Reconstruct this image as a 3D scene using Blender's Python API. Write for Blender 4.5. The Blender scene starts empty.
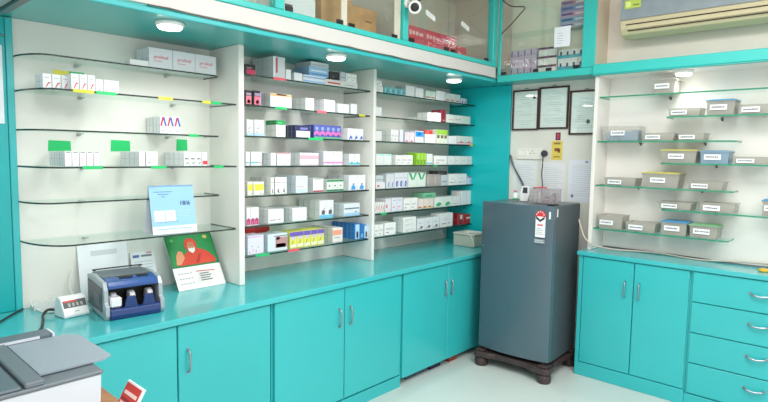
import bpy, math, random
from mathutils import Vector, Matrix
random.seed(7)
SC = bpy.context.scene
COL = SC.collection
PI = math.pi

# ------------------------------------------------------------------ materials
def lin(c):
    c = c / 255.0
    return c / 12.92 if c <= .04045 else ((c + .055) / 1.055) ** 2.4
def rgb(r, g, b): return (lin(r), lin(g), lin(b), 1)
MATS = {}
def mat(name, c, rough=.5, metal=0, spec=.5, emit=0, coat=0, alpha=1, bump=0, noise=0, nscale=8):
    if name in MATS: return MATS[name]
    m = bpy.data.materials.new(name); m.use_nodes = True
    nt = m.node_tree; b = nt.nodes['Principled BSDF']
    b.inputs['Base Color'].default_value = rgb(*c)
    b.inputs['Roughness'].default_value = rough
    b.inputs['Metallic'].default_value = metal
    b.inputs['Specular IOR Level'].default_value = spec
    b.inputs['Coat Weight'].default_value = coat
    b.inputs['Coat Roughness'].default_value = .08
    b.inputs['Alpha'].default_value = alpha
    if emit:
        b.inputs['Emission Color'].default_value = rgb(*c); b.inputs['Emission Strength'].default_value = emit
    if noise or bump:
        tc = nt.nodes.new('ShaderNodeTexCoord'); n = nt.nodes.new('ShaderNodeTexNoise')
        n.inputs['Scale'].default_value = nscale; n.inputs['Detail'].default_value = 4
        nt.links.new(tc.outputs['Object'], n.inputs['Vector'])
        if noise:
            r = nt.nodes.new('ShaderNodeValToRGB')
            k = 1 - noise
            r.color_ramp.elements[0].color = rgb(c[0]*k, c[1]*k, c[2]*k); r.color_ramp.elements[1].color = rgb(*c)
            r.color_ramp.elements[0].position = .3; r.color_ramp.elements[1].position = .65
            nt.links.new(n.outputs['Fac'], r.inputs['Fac']); nt.links.new(r.outputs['Color'], b.inputs['Base Color'])
        if bump:
            bp = nt.nodes.new('ShaderNodeBump'); bp.inputs['Strength'].default_value = bump; bp.inputs['Distance'].default_value = .002
            nt.links.new(n.outputs['Fac'], bp.inputs['Height']); nt.links.new(bp.outputs['Normal'], b.inputs['Normal'])
    MATS[name] = m
    return m
def glass(name, tint, refl=.12, rough=.02):
    if name in MATS: return MATS[name]
    m = bpy.data.materials.new(name); m.use_nodes = True; nt = m.node_tree; nt.nodes.clear()
    o = nt.nodes.new('ShaderNodeOutputMaterial'); mx = nt.nodes.new('ShaderNodeMixShader')
    t = nt.nodes.new('ShaderNodeBsdfTransparent'); g = nt.nodes.new('ShaderNodeBsdfGlossy'); f = nt.nodes.new('ShaderNodeLayerWeight'); f.inputs['Blend'].default_value = .5
    pw = nt.nodes.new('ShaderNodeMath'); pw.operation = 'POWER'; pw.inputs[1].default_value = 5
    mm = nt.nodes.new('ShaderNodeMath'); mm.operation = 'MULTIPLY_ADD'; mm.inputs[1].default_value = .35; mm.inputs[2].default_value = refl
    nt.links.new(f.outputs['Facing'], pw.inputs[0])
    t.inputs['Color'].default_value = rgb(*tint); g.inputs['Roughness'].default_value = rough
    nt.links.new(pw.outputs[0], mm.inputs[0]); nt.links.new(mm.outputs[0], mx.inputs[0])
    nt.links.new(t.outputs[0], mx.inputs[1]); nt.links.new(g.outputs[0], mx.inputs[2]); nt.links.new(mx.outputs[0], o.inputs[0])
    MATS[name] = m
    return m
def plastic_clear(name, c, a):
    if name in MATS: return MATS[name]
    m = bpy.data.materials.new(name); m.use_nodes = True; nt = m.node_tree
    b = nt.nodes['Principled BSDF']; b.inputs['Base Color'].default_value = rgb(*c); b.inputs['Roughness'].default_value = .25
    b.inputs['Alpha'].default_value = a
    MATS[name] = m
    return m
def flat(c, rough=.55):
    return mat('print_%d_%d_%d' % c, c, rough)

TEAL = mat('teal_laminate', (50, 183, 187), .32, coat=.25, noise=.03, nscale=2)
TEALW = mat('teal_worktop', (62, 186, 192), .22, coat=.4, noise=.05, nscale=3)
TEALD = mat('teal_laminate_deep', (0, 184, 190), .38, coat=.2)
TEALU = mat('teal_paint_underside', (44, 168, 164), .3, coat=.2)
TRAIL = mat('teal_rail', (58, 194, 188), .35)
WHITE = mat('white_laminate', (236, 233, 228), .4, noise=.02, nscale=3)
WALL = mat('white_wall_paint', (228, 226, 218), .7, noise=.02, nscale=5, bump=.05)
WALLP = mat('warm_wall_paint', (238, 226, 216), .7, noise=.03, nscale=4, bump=.05)
STRIP = mat('white_fascia_strip', (214, 211, 208), .4)
STEEL = mat('brushed_steel', (168, 174, 182), .28, metal=1)
BLACK = mat('black_plastic', (28, 28, 30), .4)
GEDGE = mat('glass_edge_dark_green', (14, 46, 42), .15, spec=.8)
GEDGE2 = mat('glass_edge_green', (28, 140, 108), .2, spec=.8)
GCLEAR = glass('shelf_glass_clear', (249, 254, 252), .03)
GDOOR = glass('door_glass_clear', (252, 254, 252), .06)
BOXW = mat('carton_white', (244, 244, 246), .45)

# ------------------------------------------------------------------ mesh builder
class MB:
    def __init__(s): s.v = []; s.f = []; s.mi = []; s.sm = []; s.mats = []
    def m(s, mt):
        if mt not in s.mats: s.mats.append(mt)
        return s.mats.index(mt)
    def add(s, vs, fs, mt, smooth=False, M=None):
        b = len(s.v); k = s.m(mt)
        s.v += [tuple(M @ Vector(v)) if M else tuple(v) for v in vs]
        for f in fs:
            s.f.append([b + i for i in f]); s.mi.append(k); s.sm.append(smooth)
        return s
    def box(s, x0, x1, y0, y1, z0, z1, mt, c=0, M=None):
        if c <= 0:
            vs = [(x, y, z) for x in (x0, x1) for y in (y0, y1) for z in (z0, z1)]
            return s.add(vs, [(0,1,3,2),(4,6,7,5),(0,4,5,1),(2,3,7,6),(0,2,6,4),(1,5,7,3)], mt, False, M)
        c = min(c, (x1-x0)*.45, (y1-y0)*.45, (z1-z0)*.45)
        # chamfered box: three vertices per corner
        vs = []; idx = {}
        for ix in (0,1):
            for iy in (0,1):
                for iz in (0,1):
                    X, Y, Z = (x0,x1)[ix], (y0,y1)[iy], (z0,z1)[iz]
                    dx, dy, dz = (c,-c)[ix], (c,-c)[iy], (c,-c)[iz]
                    for a, p in enumerate(((X, Y+dy, Z+dz), (X+dx, Y, Z+dz), (X+dx, Y+dy, Z))):
                        idx[(ix,iy,iz,a)] = len(vs); vs.append(p)
        fs = []
        q = ((0,0),(1,0),(1,1),(0,1))
        fs.append([idx[(0,a,b,0)] for a,b in reversed(q)]); fs.append([idx[(1,a,b,0)] for a,b in q])
        fs.append([idx[(a,0,b,1)] for a,b in q]); fs.append([idx[(a,1,b,1)] for a,b in reversed(q)])
        fs.append([idx[(a,b,0,2)] for a,b in reversed(q)]); fs.append([idx[(a,b,1,2)] for a,b in q])
        for a in (0,1):
            for b in (0,1):
                fs.append([idx[(a,b,0,0)], idx[(a,b,1,0)], idx[(a,b,1,1)], idx[(a,b,0,1)]])
                fs.append([idx[(a,0,b,0)], idx[(a,1,b,0)], idx[(a,1,b,2)], idx[(a,0,b,2)]])
                fs.append([idx[(0,a,b,1)], idx[(1,a,b,1)], idx[(1,a,b,2)], idx[(0,a,b,2)]])
        for a in (0,1):
            for b in (0,1):
                for d in (0,1): fs.append([idx[(a,b,d,k)] for k in range(3)])
        return s.add(vs, fs, mt, False, M)
    def prism(s, pts, a0, a1, mt, axis='z', smooth=False, M=None, side=None, back=None):
        """extrude a closed 2-D outline along an axis"""
        n = len(pts)
        def P(p, h): return {'z': (p[0], p[1], h), 'y': (p[0], h, p[1]), 'x': (h, p[0], p[1])}[axis]
        vs = [P(p, a0) for p in pts] + [P(p, a1) for p in pts]
        s.add(vs, [list(range(n))[::-1], list(range(n, 2*n))], mt, False, M)
        bk = back or (lambda p, q: False)
        s.add(vs, [(i, (i+1) % n, n + (i+1) % n, n + i) for i in range(n) if not bk(pts[i], pts[(i+1) % n])], side or mt, smooth, M)
        if back: s.add(vs, [(i, (i+1) % n, n + (i+1) % n, n + i) for i in range(n) if bk(pts[i], pts[(i+1) % n])], mt, smooth, M)
        return s
    def lathe(s, prof, mt, cx=0, cy=0, cz=0, seg=24, M=None):
        vs = []; fs = []
        for r, z in prof:
            for i in range(seg):
                a = 2*PI*i/seg; vs.append((cx + r*math.cos(a), cy + r*math.sin(a), cz + z))
        for j in range(len(prof)-1):
            for i in range(seg):
                k = (i+1) % seg
                fs.append((j*seg+i, j*seg+k, (j+1)*seg+k, (j+1)*seg+i))
        s.add(vs, fs, mt, True, M)
        s.add(vs[:seg], [list(range(seg))[::-1]], mt, False, M); s.add(vs[-seg:], [list(range(seg))], mt, False, M)
        return s
    def tube(s, pts, r, mt, seg=8, M=None):
        pts = [Vector(p) for p in pts]; vs = []; fs = []
        up = Vector((0, 0, 1))
        for i, p in enumerate(pts):
            t = (pts[min(i+1, len(pts)-1)] - pts[max(i-1, 0)]).normalized()
            a = t.cross(up)
            if a.length < .05: a = t.cross(Vector((1, 0, 0)))
            a.normalize(); b = t.cross(a).normalized()
            for k in range(seg):
                w = 2*PI*k/seg; vs.append(p + r*math.cos(w)*a + r*math.sin(w)*b)
        for i in range(len(pts)-1):
            for k in range(seg):
                l = (k+1) % seg; fs.append((i*seg+k, i*seg+l, (i+1)*seg+l, (i+1)*seg+k))
        s.add(vs, fs, mt, True, M)
        s.add(vs[:seg], [list(range(seg))], mt, False, M); s.add(vs[-seg:], [list(range(seg))], mt, False, M)
        return s
    def mesh(s, name):
        me = bpy.data.meshes.new(name); me.from_pydata(s.v, [], s.f)
        for mt in s.mats: me.materials.append(mt)
        for p, k, sm in zip(me.polygons, s.mi, s.sm): p.material_index = k; p.use_smooth = sm
        me.update()
        import bmesh
        bm = bmesh.new(); bm.from_mesh(me)
        bmesh.ops.remove_doubles(bm, verts=bm.verts, dist=1e-6)
        bmesh.ops.recalc_face_normals(bm, faces=bm.faces); bm.to_mesh(me); bm.free()
        return me
    def build(s, name, parent=None, loc=None, rz=0, bevel=0):
        o = bpy.data.objects.new(name, s.mesh(name)); COL.objects.link(o)
        if parent: o.parent = parent
        if loc: o.location = loc
        o.rotation_euler.z = rz
        if bevel:
            b = o.modifiers.new('bevel', 'BEVEL'); b.width = bevel; b.segments = 2; b.limit_method = 'ANGLE'
        return o
def smooth_path(pts, n=8):
    P = [Vector(p) for p in pts]; out = []
    for i in range(len(P)-1):
        a, b, c, d = P[max(i-1,0)], P[i], P[i+1], P[min(i+2, len(P)-1)]
        for k in range(n):
            t = k/n
            out.append(.5*((2*b) + (c-a)*t + (2*a-5*b+4*c-d)*t*t + (3*b-a-3*c+d)*t**3))
    out.append(P[-1]); return out
def empty(name, loc=(0,0,0), rz=0):
    o = bpy.data.objects.new(name, None); COL.objects.link(o); o.location = loc; o.rotation_euler.z = rz
    o.empty_display_size = .05
    return o
def tag(o, label, cat, group=None, kind=None):
    o['label'] = label; o['category'] = cat
    if group: o['group'] = group
    if kind: o['kind'] = kind
    return o
def struct(o): o['kind'] = 'structure'; return o
def text(name, body, size, mt, parent, loc, rot, extr=.0004, align='CENTER'):
    cu = bpy.data.curves.new(name, 'FONT'); cu.body = body; cu.size = size; cu.extrude = extr; cu.align_x = align; cu.align_y = 'CENTER'
    o = bpy.data.objects.new(name, cu); COL.objects.link(o)
    bpy.context.view_layer.update()
    me = bpy.data.meshes.new_from_object(o.evaluated_get(bpy.context.evaluated_depsgraph_get()))
    bpy.data.objects.remove(o); me.materials.clear(); me.materials.append(mt)
    for p in me.polygons: p.material_index = 0
    ob = bpy.data.objects.new(name, me); COL.objects.link(ob); ob.parent = parent; ob.location = loc; ob.rotation_euler = rot
    return ob
RX = (PI/2, 0, PI/2)        # text that faces +x (reads along +y)
RY = (PI/2, 0, 0)           # text that faces -y (reads along +x)
BOXES = [
    ('l', 0, 0.175, -2.995, 0.097, 2.015, 0.03, 0.06, 1, 1, 'plain', 'flat white carton beside the three large cartons'),
    ('l', 0, 0.175, -2.897, 0.129, 2.015, 0.104, 0.15, 3, 1, 'logo', 'large white carton with red lettering'),
    ('l', 1, 0.212, -3.397, 0.0377, 1.857, 0.067, 0.1, 3, 1, 'squigr', 'white box with pink squiggle in leftmost trio'),
    ('l', 1, 0.262, -3.297, 0.035, 1.857, 0.074, 0.11, 3, 1, 'squigr', 'white box with pink squiggle in middle trio'),
    ('l', 1, 0.262, -3.191, 0.0357, 1.857, 0.059, 0.11, 3, 1, 'squigs', 'low white box with faint pink squiggle in right trio'),
    ('l', 2, 0.175, -2.845, 0.039, 1.678, 0.09, 0.079, 3, 2, 'arc', 'white box with red and blue arch'),
    ('l', 3, 0.262, -3.333, 0.0308, 1.509, 0.068, 0.07, 5, 3, 'lilac', 'slim white carton with lilac print'),
    ('l', 3, 0.262, -2.997, 0.032, 1.509, 0.071, 0.11, 1, 2, 'plain', 'narrow white carton'),
    ('l', 3, 0.262, -2.961, 0.061, 1.509, 0.072, 0.11, 1, 1, 'smallt', 'white carton with grey text'),
    ('l', 3, 0.262, -2.759, 0.0343, 1.509, 0.072, 0.11, 3, 2, 'dots', 'white carton with dark dots'),
    ('l', 3, 0.262, -2.652, 0.032, 1.509, 0.073, 0.11, 1, 1, 'redc', 'white carton with red corner'),
    ('m', 0, 0.262, -2.375, 0.068, 2.033, 0.059, 0.11, 1, 1, 'pinkblk', 'dark pink and black box'),
    ('m', 0, 0.262, -2.183, 0.089, 2.033, 0.13, 0.22, 1, 1, 'redv', 'tall grey-white carton with vertical red lettering'),
    ('m', 0, 0.262, -2.09, 0.042, 2.033, 0.064, 0.11, 1, 1, 'plain', 'small white box next to the tallest carton'),
    ('m', 0, 0.262, -2.025, 0.067, 2.033, 0.052, 0.11, 1, 1, 'plain', 'white box left of the blue stack'),
    ('m', 0, 0.262, -1.954, 0.188, 2.033, 0.026, 0.11, 1, 1, 'bluew', 'lower flat white and blue box of the stack'),
    ('m', 0, 0.262, -1.954, 0.188, 2.0596, 0.022, 0.11, 1, 1, 'bluew', 'upper flat white and blue box of the stack'),
    ('m', 0, 0.262, -1.905, 0.165, 2.0822, 0.057, 0.16, 1, 1, 'blueb', 'light blue box on the flat pair'),
    ('m', 0, 0.262, -1.893, 0.152, 2.1398, 0.032, 0.16, 1, 1, 'greyb', 'pale grey box topping the blue stack'),
    ('m', 0, 0.262, -1.767, 0.296, 2.033, 0.042, 0.11, 1, 1, 'longr', 'long white box with red print'),
    ('m', 0, 0.262, -1.722, 0.08, 2.0756, 0.052, 0.11, 1, 1, 'black', 'black box lying on the long white box'),
    ('m', 0, 0.262, -1.636, 0.049, 2.0756, 0.06, 0.11, 1, 1, 'greyb', 'grey box next to the black one'),
    ('m', 0, 0.262, -1.583, 0.0505, 2.0756, 0.056, 0.11, 2, 1, 'smallt', 'grey box atop the long box'),
    ('m', 1, 0.262, -2.378, 0.046, 1.86, 0.083, 0.11, 1, 1, 'cosm', 'black box with pink picture'),
    ('m', 1, 0.262, -2.321, 0.052, 1.86, 0.086, 0.11, 1, 1, 'cosm2', 'black box with pink picture and lilac edge'),
    ('m', 1, 0.262, -2.205, 0.161, 1.86, 0.083, 0.11, 1, 2, 'orangetop', 'white box with orange top band'),
    ('m', 1, 0.262, -1.933, 0.07, 1.86, 0.076, 0.11, 1, 2, 'smallt', 'square white box with dark text'),
    ('m', 1, 0.262, -1.777, 0.097, 1.86, 0.08, 0.11, 1, 2, 'plain', 'bright plain white box'),
    ('m', 1, 0.262, -1.657, 0.0535, 1.86, 0.063, 0.11, 2, 1, 'plain', 'plain white box of the low pair'),
    ('m', 1, 0.262, -1.536, 0.063, 1.86, 0.071, 0.11, 1, 1, 'plain', 'small white box at the right end'),
    ('m', 2, 0.262, -2.37, 0.048, 1.683, 0.093, 0.11, 1, 1, 'bluefoot', 'white box with faint blue foot'),
    ('m', 2, 0.262, -2.317, 0.069, 1.683, 0.095, 0.11, 1, 1, 'bluefoot', 'wider white box with faint blue foot'),
    ('m', 2, 0.262, -2.161, 0.071, 1.683, 0.073, 0.11, 1, 1, 'smallt', 'white box under the green-topped one'),
    ('m', 2, 0.262, -2.161, 0.071, 1.7566, 0.027, 0.11, 1, 1, 'green', 'flat green box on the white box'),
    ('m', 2, 0.262, -2.012, 0.121, 1.683, 0.079, 0.081, 1, 3, 'navyw', 'navy and white box'),
    ('m', 2, 0.262, -1.861, 0.0476, 1.683, 0.089, 0.11, 5, 1, 'purp', 'purple box with pink wave'),
    ('m', 2, 0.262, -1.562, 0.0513, 1.683, 0.079, 0.11, 3, 2, 'bsq', 'white box with blue squiggle'),
    ('m', 3, 0.262, -2.379, 0.031, 1.508, 0.081, 0.11, 1, 1, 'cyant', 'white box with cyan base line'),
    ('m', 3, 0.262, -2.342, 0.078, 1.508, 0.082, 0.11, 1, 1, 'cyant', 'wider white box with cyan base line'),
    ('m', 3, 0.262, -2.202, 0.041, 1.508, 0.077, 0.081, 1, 3, 'plain', 'white box with open edge'),
    ('m', 3, 0.262, -2.155, 0.104, 1.508, 0.078, 0.11, 1, 1, 'redtop', 'white box with thin red top line'),
    ('m', 3, 0.262, -1.98, 0.157, 1.508, 0.081, 0.11, 1, 2, 'pinkband', 'white box with pink band'),
    ('m', 3, 0.262, -1.779, 0.043, 1.508, 0.093, 0.11, 4, 2, 'pinkbase', 'white box with pink base'),
    ('m', 3, 0.262, -1.547, 0.0545, 1.508, 0.079, 0.11, 2, 1, 'cyanbase', 'small white box with cyan base'),
    ('m', 4, 0.262, -2.367, 0.037, 1.333, 0.081, 0.11, 1, 1, 'yell', 'white box with yellow patch'),
    ('m', 4, 0.262, -2.325, 0.075, 1.333, 0.079, 0.11, 1, 1, 'yell', 'wider white box with yellow patch'),
    ('m', 4, 0.262, -2.202, 0.026, 1.333, 0.102, 0.11, 1, 2, 'cresc', 'narrow white box with black crescent'),
    ('m', 4, 0.262, -2.17, 0.045, 1.333, 0.103, 0.11, 2, 1, 'cresc', 'white box with black crescent'),
    ('m', 4, 0.262, -2.011, 0.098, 1.333, 0.109, 0.11, 1, 2, 'paleb', 'pale blue box with faint lines'),
    ('m', 4, 0.262, -1.867, 0.09, 1.333, 0.09, 0.11, 1, 2, 'redbase', 'white box with dark red base'),
    ('m', 4, 0.262, -1.75, 0.0517, 1.333, 0.077, 0.11, 3, 1, 'greenst', 'white box with green top and base'),
    ('m', 4, 0.262, -1.548, 0.0845, 1.333, 0.105, 0.11, 2, 2, 'bdrop', 'white box with blue drop'),
    ('m', 5, 0.262, -2.374, 0.029, 1.154, 0.108, 0.11, 3, 1, 'mag', 'white box with magenta base'),
    ('m', 5, 0.262, -2.221, 0.117, 1.154, 0.086, 0.11, 1, 2, 'textw', 'wide white box with grey text'),
    ('m', 5, 0.262, -2.038, 0.118, 1.154, 0.084, 0.081, 1, 3, 'plain', 'wide plain white box'),
    ('m', 5, 0.262, -1.812, 0.063, 1.154, 0.12, 0.11, 2, 2, 'twofig', 'tall white box with dark figure and blue foot'),
    ('m', 5, 0.262, -1.593, 0.157, 1.154, 0.087, 0.11, 1, 2, 'darkst', 'white box with dark stripe and blue foot'),
    ('m', 6, 0.262, -2.368, 0.114, 0.98, 0.113, 0.11, 1, 1, 'lav', 'lavender-white box with coloured specks'),
    ('m', 6, 0.262, -2.224, 0.151, 0.98, 0.107, 0.11, 1, 1, 'brownsq', 'pale blue box with brown-red square'),
    ('m', 6, 0.262, -2.057, 0.0576, 0.98, 0.107, 0.11, 5, 1, 'yelpur', 'yellow box with purple top'),
    ('m', 6, 0.262, -1.693, 0.093, 0.98, 0.1, 0.11, 1, 2, 'orband', 'white box with orange band'),
    ('m', 6, 0.262, -1.479, 0.045, 0.98, 0.112, 0.081, 1, 3, 'bluebx', 'blue and white box'),
    ('m', 6, 0.262, -1.428, 0.035, 0.98, 0.108, 0.11, 1, 1, 'bluebx2', 'deep blue box'),
    ('m', 6, 0.262, -1.387, 0.041, 0.98, 0.097, 0.11, 1, 1, 'bluebx', 'blue and white box at the right end'),
    ('r', 0, 0.262, -1.289, 0.08, 2.033, 0.043, 0.11, 1, 1, 'smallt', 'lower white box in the left stack'),
    ('r', 0, 0.262, -1.29, 0.069, 2.0766, 0.041, 0.11, 1, 1, 'smallt', 'upper white box in the left stack'),
    ('r', 0, 0.262, -1.199, 0.059, 2.033, 0.048, 0.11, 4, 1, 'teal', 'low teal box'),
    ('r', 0, 0.262, -0.955, 0.105, 2.033, 0.081, 0.11, 1, 1, 'plain', 'bright white box left of its twin'),
    ('r', 0, 0.262, -0.837, 0.1, 2.033, 0.077, 0.11, 1, 1, 'plain', 'bright white box right of its twin'),
    ('r', 0, 0.262, -0.711, 0.065, 2.033, 0.067, 0.11, 2, 1, 'grnr', 'pale green box with red writing'),
    ('r', 0, 0.262, -0.574, 0.116, 2.033, 0.079, 0.11, 1, 1, 'plain', 'white box between green and red-dotted ones'),
    ('r', 0, 0.262, -0.449, 0.0713, 2.033, 0.071, 0.11, 3, 1, 'reddots', 'white box with red dots'),
    ('r', 0, 0.262, -0.221, 0.043, 2.033, 0.047, 0.11, 2, 1, 'purpb', 'low white box with purple base'),
    ('r', 1, 0.262, -1.286, 0.064, 1.86, 0.069, 0.11, 1, 1, 'plain', 'lone small white box'),
    ('r', 1, 0.262, -0.678, 0.083, 1.86, 0.034, 0.11, 1, 2, 'smallt', 'lower left white box of the block'),
    ('r', 1, 0.262, -0.588, 0.084, 1.86, 0.039, 0.11, 1, 1, 'smallt', 'lower right white box of the block'),
    ('r', 1, 0.262, -0.679, 0.083, 1.8946, 0.033, 0.11, 1, 1, 'smallt', 'upper left white box of the block'),
    ('r', 1, 0.262, -0.59, 0.084, 1.8996, 0.033, 0.11, 1, 1, 'smallt', 'upper right white box of the block'),
    ('r', 1, 0.262, -0.493, 0.06, 1.86, 0.102, 0.11, 1, 1, 'maroon', 'maroon box'),
    ('r', 1, 0.262, -0.422, 0.357, 1.86, 0.07, 0.11, 1, 1, 'faintp', 'long white box with faint print'),
    ('r', 2, 0.262, -1.287, 0.069, 1.683, 0.073, 0.11, 1, 1, 'plain', 'plain white box beside the divider'),
    ('r', 2, 0.262, -1.12, 0.0455, 1.683, 0.09, 0.11, 2, 2, 'smallt', 'white upright box'),
    ('r', 2, 0.262, -1.017, 0.05, 1.683, 0.094, 0.11, 1, 1, 'bluel', 'white box with blue edge'),
    ('r', 2, 0.262, -0.958, 0.06, 1.683, 0.076, 0.11, 2, 1, 'pinkw', 'pinkish white box'),
    ('r', 2, 0.262, -0.831, 0.106, 1.683, 0.093, 0.11, 1, 1, 'brightb', 'white box with bright blue top'),
    ('r', 2, 0.262, -0.711, 0.144, 1.683, 0.071, 0.11, 1, 1, 'plain', 'wide pale box under the red one'),
    ('r', 2, 0.262, -0.713, 0.105, 1.7546, 0.031, 0.11, 1, 1, 'red', 'flat red box on the pale box'),
    ('r', 2, 0.262, -0.555, 0.051, 1.683, 0.114, 0.11, 3, 1, 'lime', 'box with lime green top'),
    ('r', 2, 0.262, -0.386, 0.117, 1.683, 0.067, 0.11, 1, 1, 'plain', 'low white box left of the red-printed ones'),
    ('r', 2, 0.262, -0.26, 0.1225, 1.683, 0.073, 0.11, 2, 1, 'redpr', 'low white box with red print'),
    ('r', 3, 0.262, -1.278, 0.087, 1.508, 0.082, 0.11, 2, 1, 'cyantop', 'white box with cyan top'),
    ('r', 3, 0.262, -1.058, 0.0673, 1.508, 0.075, 0.11, 3, 2, 'smallt', 'white upright carton'),
    ('r', 3, 0.262, -0.808, 0.0397, 1.508, 0.095, 0.11, 3, 1, 'limeb', 'lime green box'),
    ('r', 3, 0.262, -0.68, 0.079, 1.508, 0.088, 0.11, 1, 1, 'cyanb', 'white box with cyan foot'),
    ('r', 3, 0.262, -0.58, 0.18, 1.508, 0.074, 0.11, 1, 1, 'smallt', 'pale grey box with small text'),
    ('r', 3, 0.262, -0.388, 0.1015, 1.508, 0.074, 0.11, 4, 1, 'yelledge', 'low white box with faint text'),
    ('r', 4, 0.262, -1.274, 0.103, 1.333, 0.048, 0.11, 1, 1, 'reddot', 'low white box with red dot'),
    ('r', 4, 0.262, -1.275, 0.086, 1.3816, 0.05, 0.09, 1, 1, 'greyb', 'grey box on the red-dotted box'),
    ('r', 4, 0.262, -1.161, 0.045, 1.333, 0.109, 0.11, 2, 1, 'bsoft', 'grey-white box with blue marks'),
    ('r', 4, 0.262, -1.066, 0.051, 1.333, 0.114, 0.11, 3, 1, 'bcirc', 'white box with blue circles'),
    ('r', 4, 0.262, -0.906, 0.1095, 1.333, 0.117, 0.11, 2, 1, 'greenN', 'white box with green zigzag'),
    ('r', 4, 0.262, -0.674, 0.0945, 1.333, 0.096, 0.11, 2, 1, 'taupe', 'taupe box'),
    ('r', 4, 0.262, -0.477, 0.092, 1.333, 0.09, 0.11, 1, 1, 'greyb', 'grey box next to the taupe pair'),
    ('r', 4, 0.262, -0.507, 0.113, 1.4236, 0.031, 0.11, 1, 1, 'black', 'black box on the grey box'),
    ('r', 4, 0.262, -0.371, 0.135, 1.333, 0.095, 0.11, 2, 1, 'textw', 'white box with small text'),
    ('r', 4, 0.262, -0.09, 0.07, 1.333, 0.07, 0.11, 1, 1, 'navytop', 'white box with navy top'),
    ('r', 5, 0.262, -1.276, 0.0257, 1.154, 0.079, 0.11, 4, 1, 'slash', 'white box with red slash'),
    ('r', 5, 0.262, -1.167, 0.064, 1.154, 0.1, 0.11, 1, 1, 'reddot', 'pale box with red mark'),
    ('r', 5, 0.262, -1.095, 0.064, 1.154, 0.103, 0.11, 2, 1, 'lilacb', 'lilac-white box'),
    ('r', 5, 0.262, -0.955, 0.086, 1.154, 0.093, 0.11, 2, 1, 'smallt', 'cream carton'),
    ('r', 5, 0.262, -0.775, 0.0673, 1.154, 0.081, 0.11, 3, 1, 'redyel', 'cream carton with red and yellow base'),
    ('r', 5, 0.262, -0.565, 0.1255, 1.154, 0.082, 0.11, 2, 1, 'leaf', 'white box with green leaf'),
    ('r', 5, 0.262, -0.304, 0.12, 1.154, 0.079, 0.11, 1, 1, 'textw', 'white box with dark text'),
    ('r', 5, 0.262, -0.177, 0.086, 1.154, 0.121, 0.11, 2, 1, 'plain', 'tall white box at the wall end'),
    ('r', 5, 0.262, -0.707, 0.16, 1.2356, 0.043, 0.11, 1, 1, 'greenb', 'flat green box on the cream cartons'),
    ('r', 6, 0.262, -1.278, 0.049, 0.98, 0.086, 0.11, 2, 1, 'smallt', 'pale white box beside the divider'),
    ('r', 6, 0.262, -1.173, 0.129, 0.98, 0.091, 0.11, 1, 2, 'smallt', 'white carton with grey mark'),
    ('r', 6, 0.262, -0.954, 0.16, 0.98, 0.042, 0.11, 1, 2, 'smallt', 'lowest white box of the stack of three'),
    ('r', 6, 0.262, -0.955, 0.16, 1.0226, 0.037, 0.11, 1, 1, 'smallt', 'middle white box of the stack of three'),
    ('r', 6, 0.262, -0.957, 0.16, 1.0602, 0.037, 0.11, 1, 1, 'smallt', 'uppermost white box of the stack of three'),
    ('r', 6, 0.262, -0.782, 0.0997, 0.98, 0.094, 0.11, 3, 1, 'spots', 'white box with brown spots'),
    ('r', 6, 0.262, -0.477, 0.179, 0.98, 0.116, 0.11, 1, 1, 'textw', 'bright white box with grey line'),
    ('r', 6, 0.262, -0.214, 0.077, 0.98, 0.095, 0.11, 1, 1, 'redw', 'dark red box with white mark'),
    ('r', 6, 0.262, -0.128, 0.126, 0.98, 0.083, 0.11, 1, 1, 'redw2', 'wide dark red box'),
]
TRAYS = [
    (0, 1.792, 0.149, 0.105, 'clear', 'container alone on the top shelf under the round light'),
    (1, 1.901, 0.199, 0.052, 'open', 'grey tray with wide label'),
    (1, 2.125, 0.165, 0.105, 'blue', 'blue-lidded container'),
    (1, 2.313, 0.164, 0.059, 'open', 'grey tray at the right edge'),
    (2, 1.466, 0.265, 0.104, 'bluefill', 'large tray holding blue packs'),
    (2, 1.744, 0.211, 0.052, 'open', 'low grey tray beside the large tray'),
    (2, 1.971, 0.161, 0.049, 'open', 'low grey tray third from left'),
    (3, 1.871, 0.224, 0.096, 'yellow', 'yellow-lidded container'),
    (3, 2.109, 0.167, 0.091, 'bluegrey', 'blue-grey container'),
    (3, 2.295, 0.191, 0.047, 'open', 'low tray right of the blue-grey container'),
    (4, 1.499, 0.225, 0.056, 'open', 'low tray by the side panel'),
    (4, 1.758, 0.242, 0.111, 'yellow', 'yellow-rimmed container'),
    (4, 2.045, 0.211, 0.053, 'open', 'tray with grey contents'),
    (5, 1.872, 0.211, 0.05, 'open', 'low tray left of its neighbour'),
    (5, 2.124, 0.205, 0.061, 'open', 'tray right of its neighbour'),
    (5, 2.462, 0.114, 0.109, 'blue', 'blue-lidded container cut by the picture edge'),
    (6, 1.473, 0.177, 0.099, 'open', 'tall tray in the lower left corner'),
    (6, 1.666, 0.205, 0.065, 'open', 'low tray between tall tray and blue lid'),
    (6, 1.898, 0.165, 0.102, 'blue', 'blue-lidded container'),
    (6, 2.073, 0.169, 0.096, 'green', 'green-lidded container'),
]

# ================================================================== SETTING
ZT = .82            # left worktop height
YL = -4.75
m = MB(); m.box(-.15, 5.2, -6.2, .15, -.1, 0, mat('pale_floor_tile', (206, 214, 210), .3, coat=.1, noise=.025, nscale=2)); struct(m.build('floor'))
m = MB(); m.box(-.15, 0, -6.2, .15, 0, 3.0, WALL); struct(m.build('wall_left'))
m = MB(); m.box(0, 5.2, 0, .15, 0, 2.2, WALL); m.box(0, 5.2, 0, .15, 2.2, 3.0, WALLP); struct(m.build('wall_back'))
m = MB(); m.box(-.15, 5.2, -6.2, .15, 3.0, 3.1, mat('ceiling_paint', (242, 242, 238), .8)); struct(m.build('ceiling'))

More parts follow.
